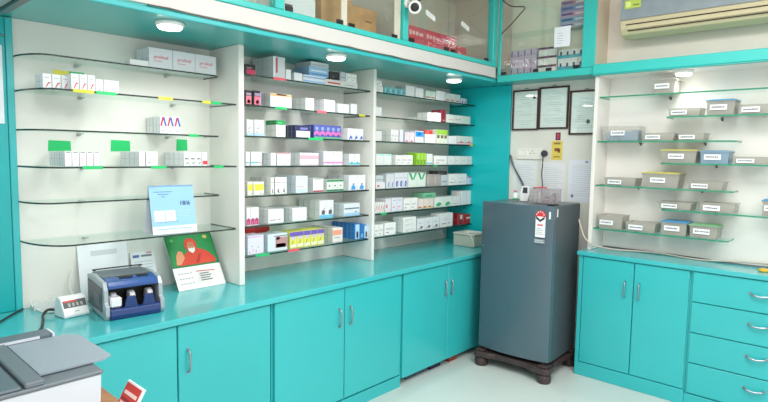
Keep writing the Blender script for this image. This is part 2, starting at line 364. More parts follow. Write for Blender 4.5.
# ================================================================== BASE CABINETS, LEFT
def handle_v(parent, x, y, z, L=.11):
    p = [(x, y, z-L/2), (x+.018, y, z-L/2+.012), (x+.024, y, z), (x+.018, y, z+L/2-.012), (x, y, z+L/2)]
    m = MB(); m.tube(smooth_path(p, 5), .0055, STEEL)
    for s in (-1, 1): m.lathe([(.008, 0), (.008, .004)], STEEL, seg=12, M=Matrix.Translation((x, y, z+s*L/2)) @ Matrix.Rotation(PI/2, 4, 'Y'))
    return m.build('handle', parent)
def base_left(y0, ym, y1, zb, hy, label, hollow=False):
    r = empty('base_cabinet', (0, (y0+y1)/2, 0)); oy = (y0+y1)/2
    m = MB(); m.box(.002, .63, y0-oy, y1-oy, zb if not hollow else .05, .788, TEAL); m.build('body', r)
    m = MB()
    if hollow: m.box(0.002, .50, y0-oy, y1-oy, 0, .049, mat('dark_plinth', (46, 40, 40), .7))
    else: m.box(.002, .646, y0-oy, y1-oy, 0, zb-.001, TEAL)
    m.build('plinth', r)
    for a, b, h in ((y0, ym, hy[0]), (ym, y1, hy[1])):
        m = MB(); m.box(.6305, .65, a-oy+.012, b-oy-.003 if b == ym else b-oy-.012, (.052 if hollow else zb+.01), .782, TEAL, c=.003)
        if a == ym:
            m = MB(); m.box(.6305, .65, a-oy+.003, b-oy-.012, (.052 if hollow else zb+.01), .782, TEAL, c=.003)
        d = m.build('door', r)
        if h is not None: handle_v(d, .65, h-oy, .605)
    return tag(r, label, 'cabinet', 'teal base cabinets along the left wall')
base_left(-4.70, -4.12, -3.545, .08, (None, None), 'teal base cabinet at the far left behind the printer')
base_left(-3.54, -3.007, -2.475, .08, (None, -2.957), 'teal base cabinet with one visible handle, under the note counter')
base_left(-2.47, -1.942, -1.410, .08, (-1.99, -1.90), 'middle teal base cabinet of left wall, two handles near its top')
base_left(-1.405, -.884, -.34, .08, (-.925, -.848), 'teal base cabinet next to the fridge, standing over a dark gap', True)
m = MB(); m.box(0, .63, -.335, -.005, 0, .788, TEAL); tag(m.build('corner_cabinet'), 'teal corner base unit hidden behind the fridge', 'cabinet')
m = MB(); m.box(0, .668, YL, -.001, .789, ZT, TEALW, c=.004)
tag(m.build('worktop'), 'long glossy teal worktop on the left base cabinets', 'worktop')
# things pushed under the open plinth
for k, (ya, yb, c, lab) in enumerate(((-1.29, -1.05, (84, 98, 118), 'blue-grey folded cloth bundle in the gap under cabinet'),
                                      (-1.03, -.90, (52, 52, 86), 'dark blue cloth bundle in the gap under cabinet'),
                                      (-.80, -.70, (150, 74, 60), 'reddish brown rag in the gap under cabinet'))):
    m = MB(); n = 9; pts = []
    for i in range(n+1): pts.append((ya + (yb-ya)*i/n, .034 + .008*math.sin(i*2.3+k)))
    pts = [(ya, .0005)] + pts + [(yb, .0005)]
    m.prism(pts, .505, .60 + .01*k, mat('cloth_%d' % k, c, .9, noise=.3, nscale=40), axis='x')
    tag(m.build('cloth_bundle'), lab, 'cloth', 'bundles in the gap under the cabinet')

# ================================================================== TEAL WALL PANELLING AT THE LEFT EDGE
r = empty('wall_panelling', (0, -4.1, ZT)); TC = mat('teal_panelling', (14, 170, 174), .38, coat=.2)
m = MB(); m.box(.0005, .018, -.6, .612, .001, 1.275, TC, c=.003); m.build('lower_panel', r)
m = MB(); m.box(.0005, .018, -.6, .612, 1.281, 1.362, TC, c=.003); m.build('upper_panel', r)
m = MB(); m.box(.0005, .024, .6125, .641, .001, 1.362, TEAL, c=.003); m.build('edge_trim', r)
tag(r, 'deep teal wall panelling above the worktop at the left edge', 'panelling')
m = MB(); m.box(.0183, .0192, -3.80, -3.502, 1.70, 2.053, flat((232, 236, 244)))
for i in range(9): m.box(.0192, .0194, -3.76, -3.55 - .03*(i % 3), 1.99-.026*i, 1.996-.026*i, flat((170, 178, 190)))
tag(m.build('paper_notice'), 'white paper notice on the teal panelling at the left picture edge', 'notice')

# ================================================================== SHELVING ON THE LEFT WALL
def shelf_outline(x1, y0, y1, r0=.0, r1=.0, x0=.003):
    P = [(x0, y0)]
    if r0: P += [(x0+(x1-x0)*math.sin(a), y0+r0-r0*math.cos(a)) for a in [(i+1)*PI/28 for i in range(14)]]
    else: P.append((x1, y0))
    if r1: P += [(x1-r1+r1*math.cos(a), y1-r1+r1*math.sin(a)) for a in [i*PI/14 for i in range(8)]]
    else: P.append((x1, y1))
    P.append((x0, y1)); return P
YD1, YD2 = -2.42, -1.335
unit = empty('wall_shelving', (0, -1.75, ZT)); U = lambda y: y+1.75; V = lambda z: z-ZT
m = MB(); m.box(.0005, .0025, U(-3.457), U(-.028), .001, V(2.184), WHITE); m.build('back_panel', unit)
for y in (YD1, YD2):
    m = MB(); m.box(.003, .312, U(y-(.036 if y == YD1 else .026)), U(y), .001, V(2.184), WHITE, c=.002); m.build('divider', unit)
m = MB(); m.box(.0005, .627, U(-.026), U(-.0005), .001, V(2.184), TEALD, c=.002); m.build('end_panel', unit)
BR = mat('shelf_bracket_metal', (176, 182, 180), .35, metal=.3)
def glass_shelf(y0, y1, x1, z, r0, r1):
    m = MB(); m.prism([(a, U(b)) for a, b in shelf_outline(x1, y0, y1, r0, r1)], V(z-(.0035 if y0 < -3 else .0045)), V(z+.0045), GCLEAR, side=GEDGE, back=lambda p, q: p[0] < .01 and q[0] < .01)
    s = m.build('glass_shelf', unit)
    n = 2 if y0 < -3 else 0      # brackets only show in the left bay
    for k in range(n):
        yy = U(y0 + (y1-y0)*(.28 if k == 0 else .76))
        b = MB(); b.prism([(.003, V(z-.018)), (.003, V(z-.005)), (.05, V(z-.005)), (.05, V(z-.009)), (.015, V(z-.012))], yy-.009, yy+.009, BR, axis='y')
        b.build('bracket', s)
for z, x1, e, rr in ((2.010, .200, -2.497, .05), (1.852, .288, YD1-.037, .0), (1.673, .205, -2.497, .05), (1.504, .288, YD1-.037, .0), (1.337, .205, -2.497, .05), (1.148, .290, YD1-.037, .02)):
    glass_shelf(-3.455, e, x1, z, .10 if z > 1.2 else .14, rr)
for z in (2.028, 1.855, 1.678, 1.503, 1.328, 1.149, .975):
    glass_shelf(YD1+.001, YD2-.027, .285, z, 0, .012)
    glass_shelf(YD2+.001, -.027, .285, z, 0, .012)
tag(unit, 'white shelving with dark-edged glass shelves above the left worktop', 'shelving')

# ================================================================== OVERHEAD CABINET, LEFT
ov = empty('overhead_cabinet', (0, -2.3, 2.185)); A = lambda y: y+2.3; Z = lambda z: z-2.185
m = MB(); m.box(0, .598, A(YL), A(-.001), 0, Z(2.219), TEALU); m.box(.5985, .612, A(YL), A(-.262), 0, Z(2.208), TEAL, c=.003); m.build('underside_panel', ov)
m = MB(); m.box(.56, .603, A(YL), A(-.235), Z(2.2205), Z(2.305), STRIP, c=.002); m.build('fascia_strip', ov)
m = MB(); m.box(.55, .612, A(YL), A(-.235), Z(2.3055), Z(2.338), TRAIL, c=.004); m.build('bottom_rail', ov)
m = MB(); m.box(.003, .549, A(YL), A(-.001), Z(2.321), Z(2.335), WHITE); m.build('floor_panel', ov)
m = MB(); m.box(.003, .02, A(YL), A(-.001), Z(2.336), Z(2.95), mat('cream_board', (244, 240, 226), .6)); m.build('back_panel', ov)
m = MB(); m.box(.55, .612, A(YL), A(-.235), Z(2.90), Z(2.95), TRAIL); m.build('top_rail', ov)
for ya, yb in ((-3.60, -3.54), (-2.425, -2.365), (-1.397, -1.350), (-.296, -.236)):
    m = MB(); m.box(.552, .610, A(ya), A(yb), Z(2.3385), Z(2.899), TRAIL, c=.004); m.build('post', ov)
m = MB(); m.box(.02, .5, A(-1.385), A(-1.365), Z(2.336), Z(2.90), WHITE); m.build('partition', ov)
def gdoor(y0, y1, x, clips, stile=None):
    m = MB(); m.box(x, x+.005, A(y0), A(y1), Z(2.3395), Z(2.898), GDOOR); d = m.build('glass_door', ov)
    for c in clips:
        m = MB(); m.box(x-.002, x+.012, A(c-.023), A(c+.023), Z(2.340), Z(2.367), BLACK, c=.002); m.build('glass_clip', d)
    if stile:
        m = MB(); m.box(x-.004, x+.009, A(stile[0]), A(stile[1]), Z(2.3395), Z(2.898), mat('white_door_stile', (214, 208, 192), .4), c=.002); m.build('stile', d)
gdoor(-3.538, -2.43, .590, (-3.3, -2.7))
gdoor(-2.362, -1.90, .590, (-2.325, -1.955), (-1.945, -1.90))
gdoor(-1.897, -1.40, .575, (-1.845, -1.455), (-1.46, -1.402))
gdoor(-1.348, -.875, .590, (-1.30, -.905))
gdoor(-.870, -.30, .575, (-.80, -.345))
tag(ov, 'teal-framed overhead cabinet with glass doors above the left shelves', 'cabinet')
# what stands inside it
def carton(name, x0, x1, y0, y1, z0, h, mt, label, cat='box', group=None, marks=(), rz=0, tape=None):
    cx, cy = (x0+x1)/2, (y0+y1)/2; a, b = (x1-x0)/2, (y1-y0)/2
    m = MB(); m.box(-a, a, -b, b, 0, h, mt, c=.003)
    if tape: m.box(-a*.98, a*.98, -.02, .02, h, h+.0008, tape); m.box(a, a+.0008, -.02, .02, h*.6, h, tape)
    for (s0, t0, s1, t1, c) in marks: m.box(a, a+.0008, -b+2*b*s0, -b+2*b*s1, h*t0, h*t1, flat(c))
    return tag(m.build(name, None, (cx, cy, z0), rz), label, cat, group)
CARD = mat('brown_cardboard', (206, 158, 108), .8, noise=.12, nscale=12)
FZ = 2.3355
carton('carton', .25, .50, -2.30, -2.06, FZ, .135, mat('carton_grey_white', (226, 230, 236), .5), 'white carton behind the leftmost visible glass door', marks=((.08, .35, .3, .55, (70, 60, 75)),))
carton('cardboard_box', .12, .47, -1.99, -1.74, FZ, .205, CARD, 'brown cardboard box left of the cabinet door stile', group='cardboard boxes in the overhead cabinet')
carton('cardboard_box', .10, .45, -1.73, -1.49, FZ, .19, CARD, 'brown cardboard box right of the cabinet door stile', group='cardboard boxes in the overhead cabinet', marks=((.55, .55, .8, .6, (120, 84, 60)),))
PINK = mat('red_pink_carton', (224, 84, 104), .5)
ptx = ((.1, .25, .22, .65, (245, 200, 205)), (.27, .3, .42, .6, (245, 200, 205)), (.47, .3, .62, .6, (245, 200, 205)), (.68, .3, .9, .55, (245, 200, 205)))
q = 0
names = ('lower left', 'lower middle', 'lower right')
for j in range(2):
    for i in range(3):
        if j == 1 and i == 0: nm = 'upper left'
        elif j == 1: nm = ('upper middle', 'upper right')[i-1]
        else: nm = names[i]
        carton('pink_carton', .20, .44, -1.16+.2*i, -.965+.2*i, FZ+.0855*j, .085, PINK, f'red-pink carton with pale lettering, {nm} of the overhead stack', group='red-pink cartons in overhead cabinet', marks=ptx)
carton('pink_carton', .24, .44, -.55, -.42, FZ, .115, PINK, 'smaller red-pink carton just right of the stack of six', group='red-pink cartons in overhead cabinet', marks=ptx[:2])
carton('pink_carton', .27, .44, -.41, -.32, FZ, .065, mat('pale_pink_carton', (226, 140, 150), .5), 'low pale pink carton at the corner end of overhead cabinet', group='red-pink cartons in overhead cabinet', marks=ptx[1:3])
for yy, zz, lab in ((-1.10, 2.553, 'small white painted light reflection high on the glass above pink cartons'), (-.655, 2.562, 'small white painted light reflection with grey lines on the corner glass door')):
    m = MB(); xx = .5955 if yy < -.9 else .5805  # white patch painted as a tube-light reflection in the door glass
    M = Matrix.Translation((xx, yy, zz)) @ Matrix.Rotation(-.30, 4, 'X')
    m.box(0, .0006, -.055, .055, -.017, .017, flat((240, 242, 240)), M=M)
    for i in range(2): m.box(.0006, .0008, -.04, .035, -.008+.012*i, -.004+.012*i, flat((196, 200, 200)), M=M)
    tag(m.build('painted_reflection'), lab, 'painted_reflection', 'painted reflections on the overhead glass')

# round surface lights under the overhead cabinet and under the right strip
LENS = mat('light_lens', (255, 252, 244), .4, emit=9)
def puck(x, y, zt, r, label, p=13):
    e = empty('round_light', (x, y, zt))
    m = MB(); m.lathe([(r+.006, 0), (r+.006, -.012), (r, -.02)][::-1], mat('light_rim_white', (240, 240, 240), .4)); m.build('rim', e)
    m = MB(); m.lathe([(r*.3, -.032), (r*.85, -.030), (r*.97, -.0205)], LENS); m.build('lens', e)
    tag(e, label, 'light', 'round lights above the shelves')
    l = bpy.data.lights.new('puck_glow', 'SPOT'); l.energy = p; l.spot_size = 2.6; l.spot_blend = .8; l.shadow_soft_size = .05; l.color = (1, .97, .92)
    lo = bpy.data.objects.new('puck_glow', l); COL.objects.link(lo); lo.location = (0, 0, -.045); lo.parent = e
puck(.50, -2.945, 2.1845, .058, 'round white light above the left bay')
puck(.50, -1.895, 2.1845, .058, 'round white light above the middle bay')
puck(.48, -.64, 2.1845, .058, 'round white light above the right bay near the corner')

# ================================================================== OVERHEAD CABINET, BACK WALL
XB0, XB1, YB = .603, 1.41, -.232
bc = empty('overhead_cabinet', (1.0, 0, 2.185)); X = lambda x: x-1.0
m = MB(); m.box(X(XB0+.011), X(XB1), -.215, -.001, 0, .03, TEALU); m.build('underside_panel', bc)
m = MB(); m.box(X(XB0+.011), X(XB1), YB, -.2155, 0, Z(2.238), TRAIL, c=.004); m.build('bottom_rail', bc)
m = MB(); m.box(X(XB0+.011), X(.642), YB, -.2155, Z(2.2385), Z(2.95), TRAIL, c=.004); m.build('post', bc)
m = MB(); m.box(X(1.312), X(XB1), YB, -.2155, Z(2.2385), Z(2.95), TRAIL, c=.004); m.build('post', bc)
m = MB(); m.box(X(1.392), X(XB1), -.2145, -.001, .031, Z(2.95), mat('beige_side_board', (222, 204, 184), .5)); m.build('side_panel', bc)
m = MB(); m.box(X(XB0+.011), X(1.391), -.02, -.001, .031, Z(2.95), mat('cream_board', (244, 240, 226), .6)); m.build('back_panel', bc)
m = MB(); m.box(X(XB0+.011), X(1.391), -.2145, -.021, .031, Z(2.2395), WHITE); m.build('floor_panel', bc)
m = MB(); m.box(X(XB0+.011), X(1.391), -.19, -.021, Z(2.560), Z(2.567), GCLEAR); m.build('glass_shelf', bc)
m = MB(); m.box(X(.643), X(1.02), -.230, -.226, Z(2.2395), Z(2.95), GDOOR); d = m.build('glass_door', bc)
for c in (.675, .955):
    m = MB(); m.box(X(c-.022), X(c+.022), -.240, -.2305, Z(2.2395), Z(2.262), BLACK, c=.002); m.build('glass_clip', d)
m = MB(); m.box(X(.98), X(1.311), -.2225, -.2185, Z(2.2395), Z(2.95), GDOOR); d = m.build('glass_door', bc)
for c in (1.06, 1.275):
    m = MB(); m.box(X(c-.022), X(c+.022), -.236, -.223, Z(2.2395), Z(2.262), BLACK, c=.002); m.build('glass_clip', d)
tag(bc, 'teal-framed glass-front overhead cabinet above the framed certificates', 'cabinet')
def cab_box(x0, w, z0, h, d, mt, marks, label, group, yf=-.10):
    m = MB(); m.box(0, w, 0, d, 0, h, mt, c=.002)
    for s0, t0, s1, t1, c in marks: m.box(w*s0, w*s1, -.0006, 0, h*t0, h*t1, flat(c))
    tag(m.build('medicine_carton', None, (x0, yf, z0)), label, 'box', group)
lil = mat('carton_lilac', (206, 196, 216), .5); lil2 = mat('carton_lilac_grey', (190, 184, 200), .5)
Z0 = 2.240
TIER = ('bottom', 'middle', 'top')
for j in range(3):
    for i in range(4):
        cab_box(.655+.0575*i, .056, Z0+.0705*j, .07, .075, lil, ((.15, .2, .35, .85, (132, 104, 160)), (.55, .25, .85, .45, (170, 150, 190))), f'lilac carton, {("first","second","third","fourth")[i]} from left in {TIER[j]} tier behind cabinet glass', 'lilac cartons in back overhead cabinet')
for j in range(3):
    for i in range(2):
        cab_box(.905+.077*i, .075, Z0+.0685*j, .068, .075, BOXW, ((0, .74, 1, 1, (134, 96, 128)), (.3, .8, .6, .95, (60, 40, 60))), f'white carton with purple top, {("left","right")[i]} one, {TIER[j]} tier', 'white and purple cartons in back overhead cabinet')
for j in range(2):
    for i in range(4):
        cab_box(1.07+.0525*i, .051, Z0+.0855*j, .085, .075, BOXW, ((0, .2, 1, .5, (70, 186, 206)), (.3, .45, .6, .8, (50, 70, 120))), f'white carton with cyan band, {("first","second","third","fourth")[i]} from left, {TIER[j*2]} tier', 'white and cyan cartons in back overhead cabinet')
bl = ((196, 176, 200), (150, 180, 210), (214, 160, 190), (120, 150, 200), (200, 150, 160))
cn = ('mauve', 'pale blue', 'pink', 'blue', 'rose')
for j in range(5):
    cab_box(1.075, .20, 2.5675+.042*j, .0415, .08, flat(bl[j]), ((.05, .3, .5, .7, (90, 84, 150)), (.6, .3, .9, .6, (230, 230, 240))), f'flat {cn[j]} carton in stack on the cabinet glass shelf', 'stacked cartons on the glass shelf')
m = MB(); m.box(1.10, 1.225, -.2412, -.2406+.0, 2.405, 2.552, flat((240, 242, 250)))
for i in range(5): m.box(1.125, 1.165+.01*(i % 2), -.2415, -.2412, 2.43+.018*i, 2.434+.018*i, flat((190, 194, 204)))
m.box(1.10, 1.225, -.2406, -.2232, 2.545, 2.552, flat((240, 242, 250)))
tag(m.build('paper_sheet'), 'white paper sheet taped on the glass of the back cabinet', 'paper')
m = MB(); m.tube(smooth_path([(.64, -.238, 2.84), (.68, -.240, 2.80), (.74, -.240, 2.765), (.845, -.240, 2.742), (.80, -.240, 2.69), (.72, -.240, 2.62), (.648, -.240, 2.565)], 6), .004, BLACK)
tag(m.build('cable'), 'black cable bent in a zigzag across the back cabinet glass', 'cable')

# thin wires along the fascia
m = MB()
pts = [(.609, -3.1+.1*i, 2.2165 + .004*math.sin(i*1.7)) for i in range(29)] + [(.610, -.265, 2.205)]
m.tube(pts, .0030, mat('wire_brown', (110, 92, 84), .5), seg=6)
tag(m.build('wire'), 'thin brown wire running along below the white fascia strip', 'wire')

# security camera
e = empty('security_camera', (.6, -1.375, 2.545))
m = MB(); m.lathe([(.028, 0), (.028, .006), (.018, .012)], mat('white_camera', (240, 240, 238), .3), M=Matrix.Translation((.0105, 0, .03)) @ Matrix.Rotation(PI/2, 4, 'Y')); m.build('mount', e)
dirv = Vector((2.35, -2.6, -.95)).normalized(); Mq = Matrix.Translation((.082, -.005, -.005)) @ dirv.to_track_quat('Z', 'Y').to_matrix().to_4x4()
m = MB(); m.lathe([(.026, -.06), (.040, -.045), (.043, .03), (.038, .038)], MATS['white_camera'], M=Mq); m.tube([(.022, 0, .03), (.05, 0, .025), (.078, 0, .005)], .010, MATS['white_camera']); m.build('body', e)
m = MB(); m.lathe([(.028, .0385), (.025, .0405), (.008, .041)], BLACK, M=Mq); m.build('lens', e)
m = MB(); m.tube(smooth_path([(.06, .02, .02), (.03, .07, .05), (.03, .12, .075), (.02, .20, .11), (.012, .3, .2)]), .004, BLACK); m.build('cable', e)
tag(e, 'white bullet security camera with dark lens on the cabinet post', 'camera')

# ================================================================== RIGHT BASE CABINETS
def handle_h(parent, x, y, z, L=.12):
    p = [(x-L/2, y, z+.004), (x-L/2+.012, y-.018, z), (x, y-.025, z-.006), (x+L/2-.012, y-.018, z), (x+L/2, y, z+.004)]
    m = MB(); m.tube(smooth_path(p, 5), .006, STEEL)
    for s in (-1, 1): m.lathe([(.009, 0), (.009, .004)], STEEL, seg=12, M=Matrix.Translation((x+s*L/2, y, z+.004)) @ Matrix.Rotation(PI/2, 4, 'X'))
    return m.build('handle', parent)
YF = -.328
r = empty('base_cabinet', (1.77, 0, 0)); X = lambda x: x-1.77
m = MB(); m.box(X(1.405), X(2.135), -.31, -.001, .0005, .884, TEAL); m.build('body', r)
m = MB(); m.box(X(1.405), X(2.135), YF, -.3105, .0005, .098, TEAL, c=.002); m.build('plinth', r)
m = MB(); m.box(X(1.405), X(1.433), YF, -.3105, .0985, .884, TEAL, c=.002); m.build('stile', r)
for a, b, hx in ((1.437, 1.787, 1.737), (1.793, 2.128, 1.830)):
    m = MB(); m.box(X(a), X(b), YF, -.3105, .104, .880, TEAL, c=.003); d = m.build('door', r)
    p = [(X(hx), YF, .635), (X(hx), YF-.018, .645), (X(hx), YF-.024, .69), (X(hx), YF-.018, .735), (X(hx), YF, .745)]
    m = MB(); m.tube(smooth_path(p, 5), .0055, STEEL); m.build('handle', d)
tag(r, 'teal two-door base cabinet right of the fridge', 'cabinet')
r = empty('drawer_cabinet', (2.5, 0, 0)); X = lambda x: x-2.5
m = MB(); m.box(X(2.137), X(2.87), -.31, -.001, .0005, .884, TEAL); m.build('body', r)
m = MB(); m.box(X(2.137), X(2.87), YF, -.3105, .0005, .080, TEAL, c=.002); m.build('plinth', r)
for z0, z1, hz in ((.687, .880, .792), (.488, .681, .607), (.290, .482, .410), (.088, .284, .213)):
    m = MB(); m.box(X(2.149), X(2.862), YF, -.3105, z0, z1, TEAL, c=.003); d = m.build('drawer', r)
    handle_h(d, X(2.512), YF, hz, .105)
tag(r, 'teal chest of four drawers at the right edge', 'drawers')
m = MB(); m.box(1.392, 3.0, -.342, -.001, .885, .915, TEALW, c=.004)
tag(m.build('worktop'), 'teal worktop on the cabinets right of the fridge', 'worktop')

# ================================================================== RIGHT SHELVING
ru = empty('wall_shelving', (2.2, 0, .916)); X = lambda x: x-2.2; V = lambda z: z-.916
m = MB(); m.box(X(1.446), X(2.95), -.004, -.0005, 0, V(2.17), WHITE); m.build('back_panel', ru)
m = MB(); m.box(X(1.420), X(1.4455), -.228, -.0005, 0, V(2.168), WHITE, c=.002); m.build('side_panel', ru)
m = MB(); m.box(X(2.951), X(2.975), -.228, -.0005, 0, V(2.168), WHITE, c=.002); m.build('side_panel', ru)
m = MB(); m.box(X(1.412), X(2.975), -.225, -.0005, V(2.1695), V(2.215), WHITE); m.build('top_panel', ru)
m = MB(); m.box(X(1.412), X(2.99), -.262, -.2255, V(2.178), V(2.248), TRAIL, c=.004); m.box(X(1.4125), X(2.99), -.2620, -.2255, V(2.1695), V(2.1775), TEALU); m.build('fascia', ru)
m = MB(); m.box(X(1.412), X(2.99), -.2255, -.0005, V(2.2155), V(2.248), TRAIL); m.build('top_board', ru)
CLIP = mat('dark_clip', (70, 66, 58), .5)
def rshelf(x0, x1, z):
    m = MB(); r = .035
    P = [(X(x0), -.005), (X(x1), -.005)]
    if x1 < 2.5: P += [(X(x1)-r+r*math.cos(a), -.2+r-r*math.sin(a)) for a in [i*PI/14 for i in range(8)]]
    else: P.append((X(x1), -.2))
    if x0 > 1.6: P += [(X(x0)+r-r*math.sin(a), -.2+r-r*math.cos(a)) for a in [i*PI/14 for i in range(8)]]
    else: P.append((X(x0), -.2))
    m.prism(P, V(z-.005), V(z+.005), GCLEAR, side=GEDGE2, back=lambda p, q: p[1] > -.01 and q[1] > -.01)
    s = m.build('glass_shelf', ru)
    for k in (.28, .76):
        xx = X(x0+(x1-x0)*k); b = MB()
        b.prism([(-.005, V(z-.024)), (-.005, V(z-.0055)), (-.04, V(z-.0055)), (-.04, V(z-.010)), (-.014, V(z-.014))], xx-.005, xx+.005, CLIP, axis='x')
        b.build('bracket', s)
for z, a, b in ((2.020, 1.447, 2.949), (1.865, 1.892, 2.949), (1.705, 1.447, 2.305), (1.557, 1.872, 2.949), (1.387, 1.447, 2.305), (1.245, 1.892, 2.949), (1.072, 1.447, 2.300)):
    rshelf(a, b, z)
tag(ru, 'white shelving with staggered green-edged glass shelves on the right', 'shelving')
puck(1.975, -.145, 2.169, .052, 'round white light above the green-edged glass shelves at right', 4.5)

# plastic trays
TRAYC = plastic_clear('clear_plastic', (190, 187, 178), .5)
LIDC = plastic_clear('clear_plastic_lid', (222, 222, 212), .5)
LCOL = {'yellow': (214, 206, 110), 'blue': (84, 158, 206), 'green': (132, 188, 138), 'bluegrey': (132, 166, 190)}
RZ = [2.020, 1.865, 1.705, 1.557, 1.387, 1.245, 1.072]
RN = ['top', 'second', 'third', 'fourth', 'fifth', 'sixth', 'lowest']
LW = [(236, 238, 242), (60, 62, 70)]
def tray(s, x0, w, h, kind, desc):
    z = RZ[s] + .0055; d = .15; e = empty('storage_container', (x0+w/2, -.115, z)); a, b = w/2, d/2
    body = TRAYC
    if kind == 'bluefill': body = plastic_clear('thin_clear_plastic', (206, 204, 194), .3)
    if kind == 'bluegrey': body = plastic_clear('bluegrey_plastic', (140, 168, 190), .8)
    hh = h if kind in ('open', 'bluefill') else h-.016
    t = .003; k = .90
    m = MB()
    # tapered tub: outer and inner shells joined by a rolled rim
    o0 = [(-a*k, -b*k), (a*k, -b*k), (a*k, b*k), (-a*k, b*k)]; o1 = [(-a+.004, -b+.004), (a-.004, -b+.004), (a-.004, b-.004), (-a+.004, b-.004)]
    i1 = [(x*(1-t*2/w), y*(1-t*2/d)) for x, y in o1]; i0 = [(x*(1-t*2/w), y*(1-t*2/d)) for x, y in o0]
    vs = [(x, y, 0) for x, y in o0] + [(x, y, hh-.004) for x, y in o1] + [(x, y, hh-.004) for x, y in i1] + [(x, y, t) for x, y in i0]
    fs = [(3,2,1,0), (12,13,14,15)]
    for j in range(3):
        for i in range(4): fs.append((j*4+i, j*4+(i+1) % 4, (j+1)*4+(i+1) % 4, (j+1)*4+i))
    m.add(vs, fs, body)
    for (x_0, x_1, y_0, y_1) in ((-a, a, -b, -b+.007), (-a, a, b-.007, b), (-a, -a+.007, -b+.007, b-.007), (a-.007, a, -b+.007, b-.007)):
        m.box(x_0, x_1, y_0, y_1, hh-.0055, hh, body)
    m.build('tub', e)
    if kind in LCOL or kind == 'clear':
        lm = LIDC if kind == 'clear' else mat('lid_'+kind, LCOL[kind], .4)
        m = MB(); m.box(-a-.003, a+.003, -b-.003, b+.003, hh+.0003, hh+.006, lm, c=.002); m.box(-a*.85, a*.85, -b*.85, b*.85, hh+.006, hh+.010, lm, c=.002); m.build('lid', e)
    lw = min(.095, w*.62); lh = min(.034, h*.55); lx = -a*.30 if kind == 'open' else -a*.12
    zc = h*.46 if kind not in ('bluefill',) else h*.52
    f = -b*(k+(1-k)*zc/h)-.0045
    m = MB(); m.box(lx-lw/2, lx+lw/2, f-.0012, f+.001, zc-lh/2, zc+lh/2, flat(LW[0]))
    rr = random.Random(int(x0*1000)); xx = lx-lw*.40
    while xx < lx+lw*.36:
        q = .004+.007*rr.random(); m.box(xx, xx+q, f-.0016, f-.0012, zc-.0035, zc+.0035+.002*rr.random(), flat(LW[1])); xx += q+.0025
    m.build('paper_label', e)
    if kind != 'clear' or True:
        cc = {'bluefill': (40, 150, 215), 'open': (200, 196, 184), 'yellow': (168, 172, 176), 'blue': (190, 190, 184), 'green': (196, 196, 186), 'bluegrey': (126, 156, 186), 'clear': (214, 212, 204)}[kind]
        m = MB(); n = max(3, int(w/.035)); cw = w*.80/n
        for i in range(n):
            m.box(-w*.40+cw*i+.002, -w*.40+cw*(i+1)-.001, -b*.72, b*.72, t+.0005, hh*(.55+.2*rr.random()), mat('packs_%d_%d_%d' % cc, cc, .5, noise=.1, nscale=30), c=.002)
        o = m.build('medicine_packs', None, (x0+w/2, -.115, z))
        tag(o, {'bluefill': 'row of blue medicine packs'}.get(kind, 'pale medicine packs') + f' inside the {desc}' , 'packs', 'packs inside the plastic trays', 'stuff')
        o['label'] = ' '.join(o['label'].split()[:10]) + f', {RN[s]} shelf right'
    lab = f'{desc} on the {RN[s]} green-edged shelf' if s else desc
    tag(e, ' '.join(lab.split()[:16]), 'container', 'plastic containers on the right shelves')
for s, x0, w, h, kind, desc in TRAYS: tray(s, x0, w, h, kind, desc)

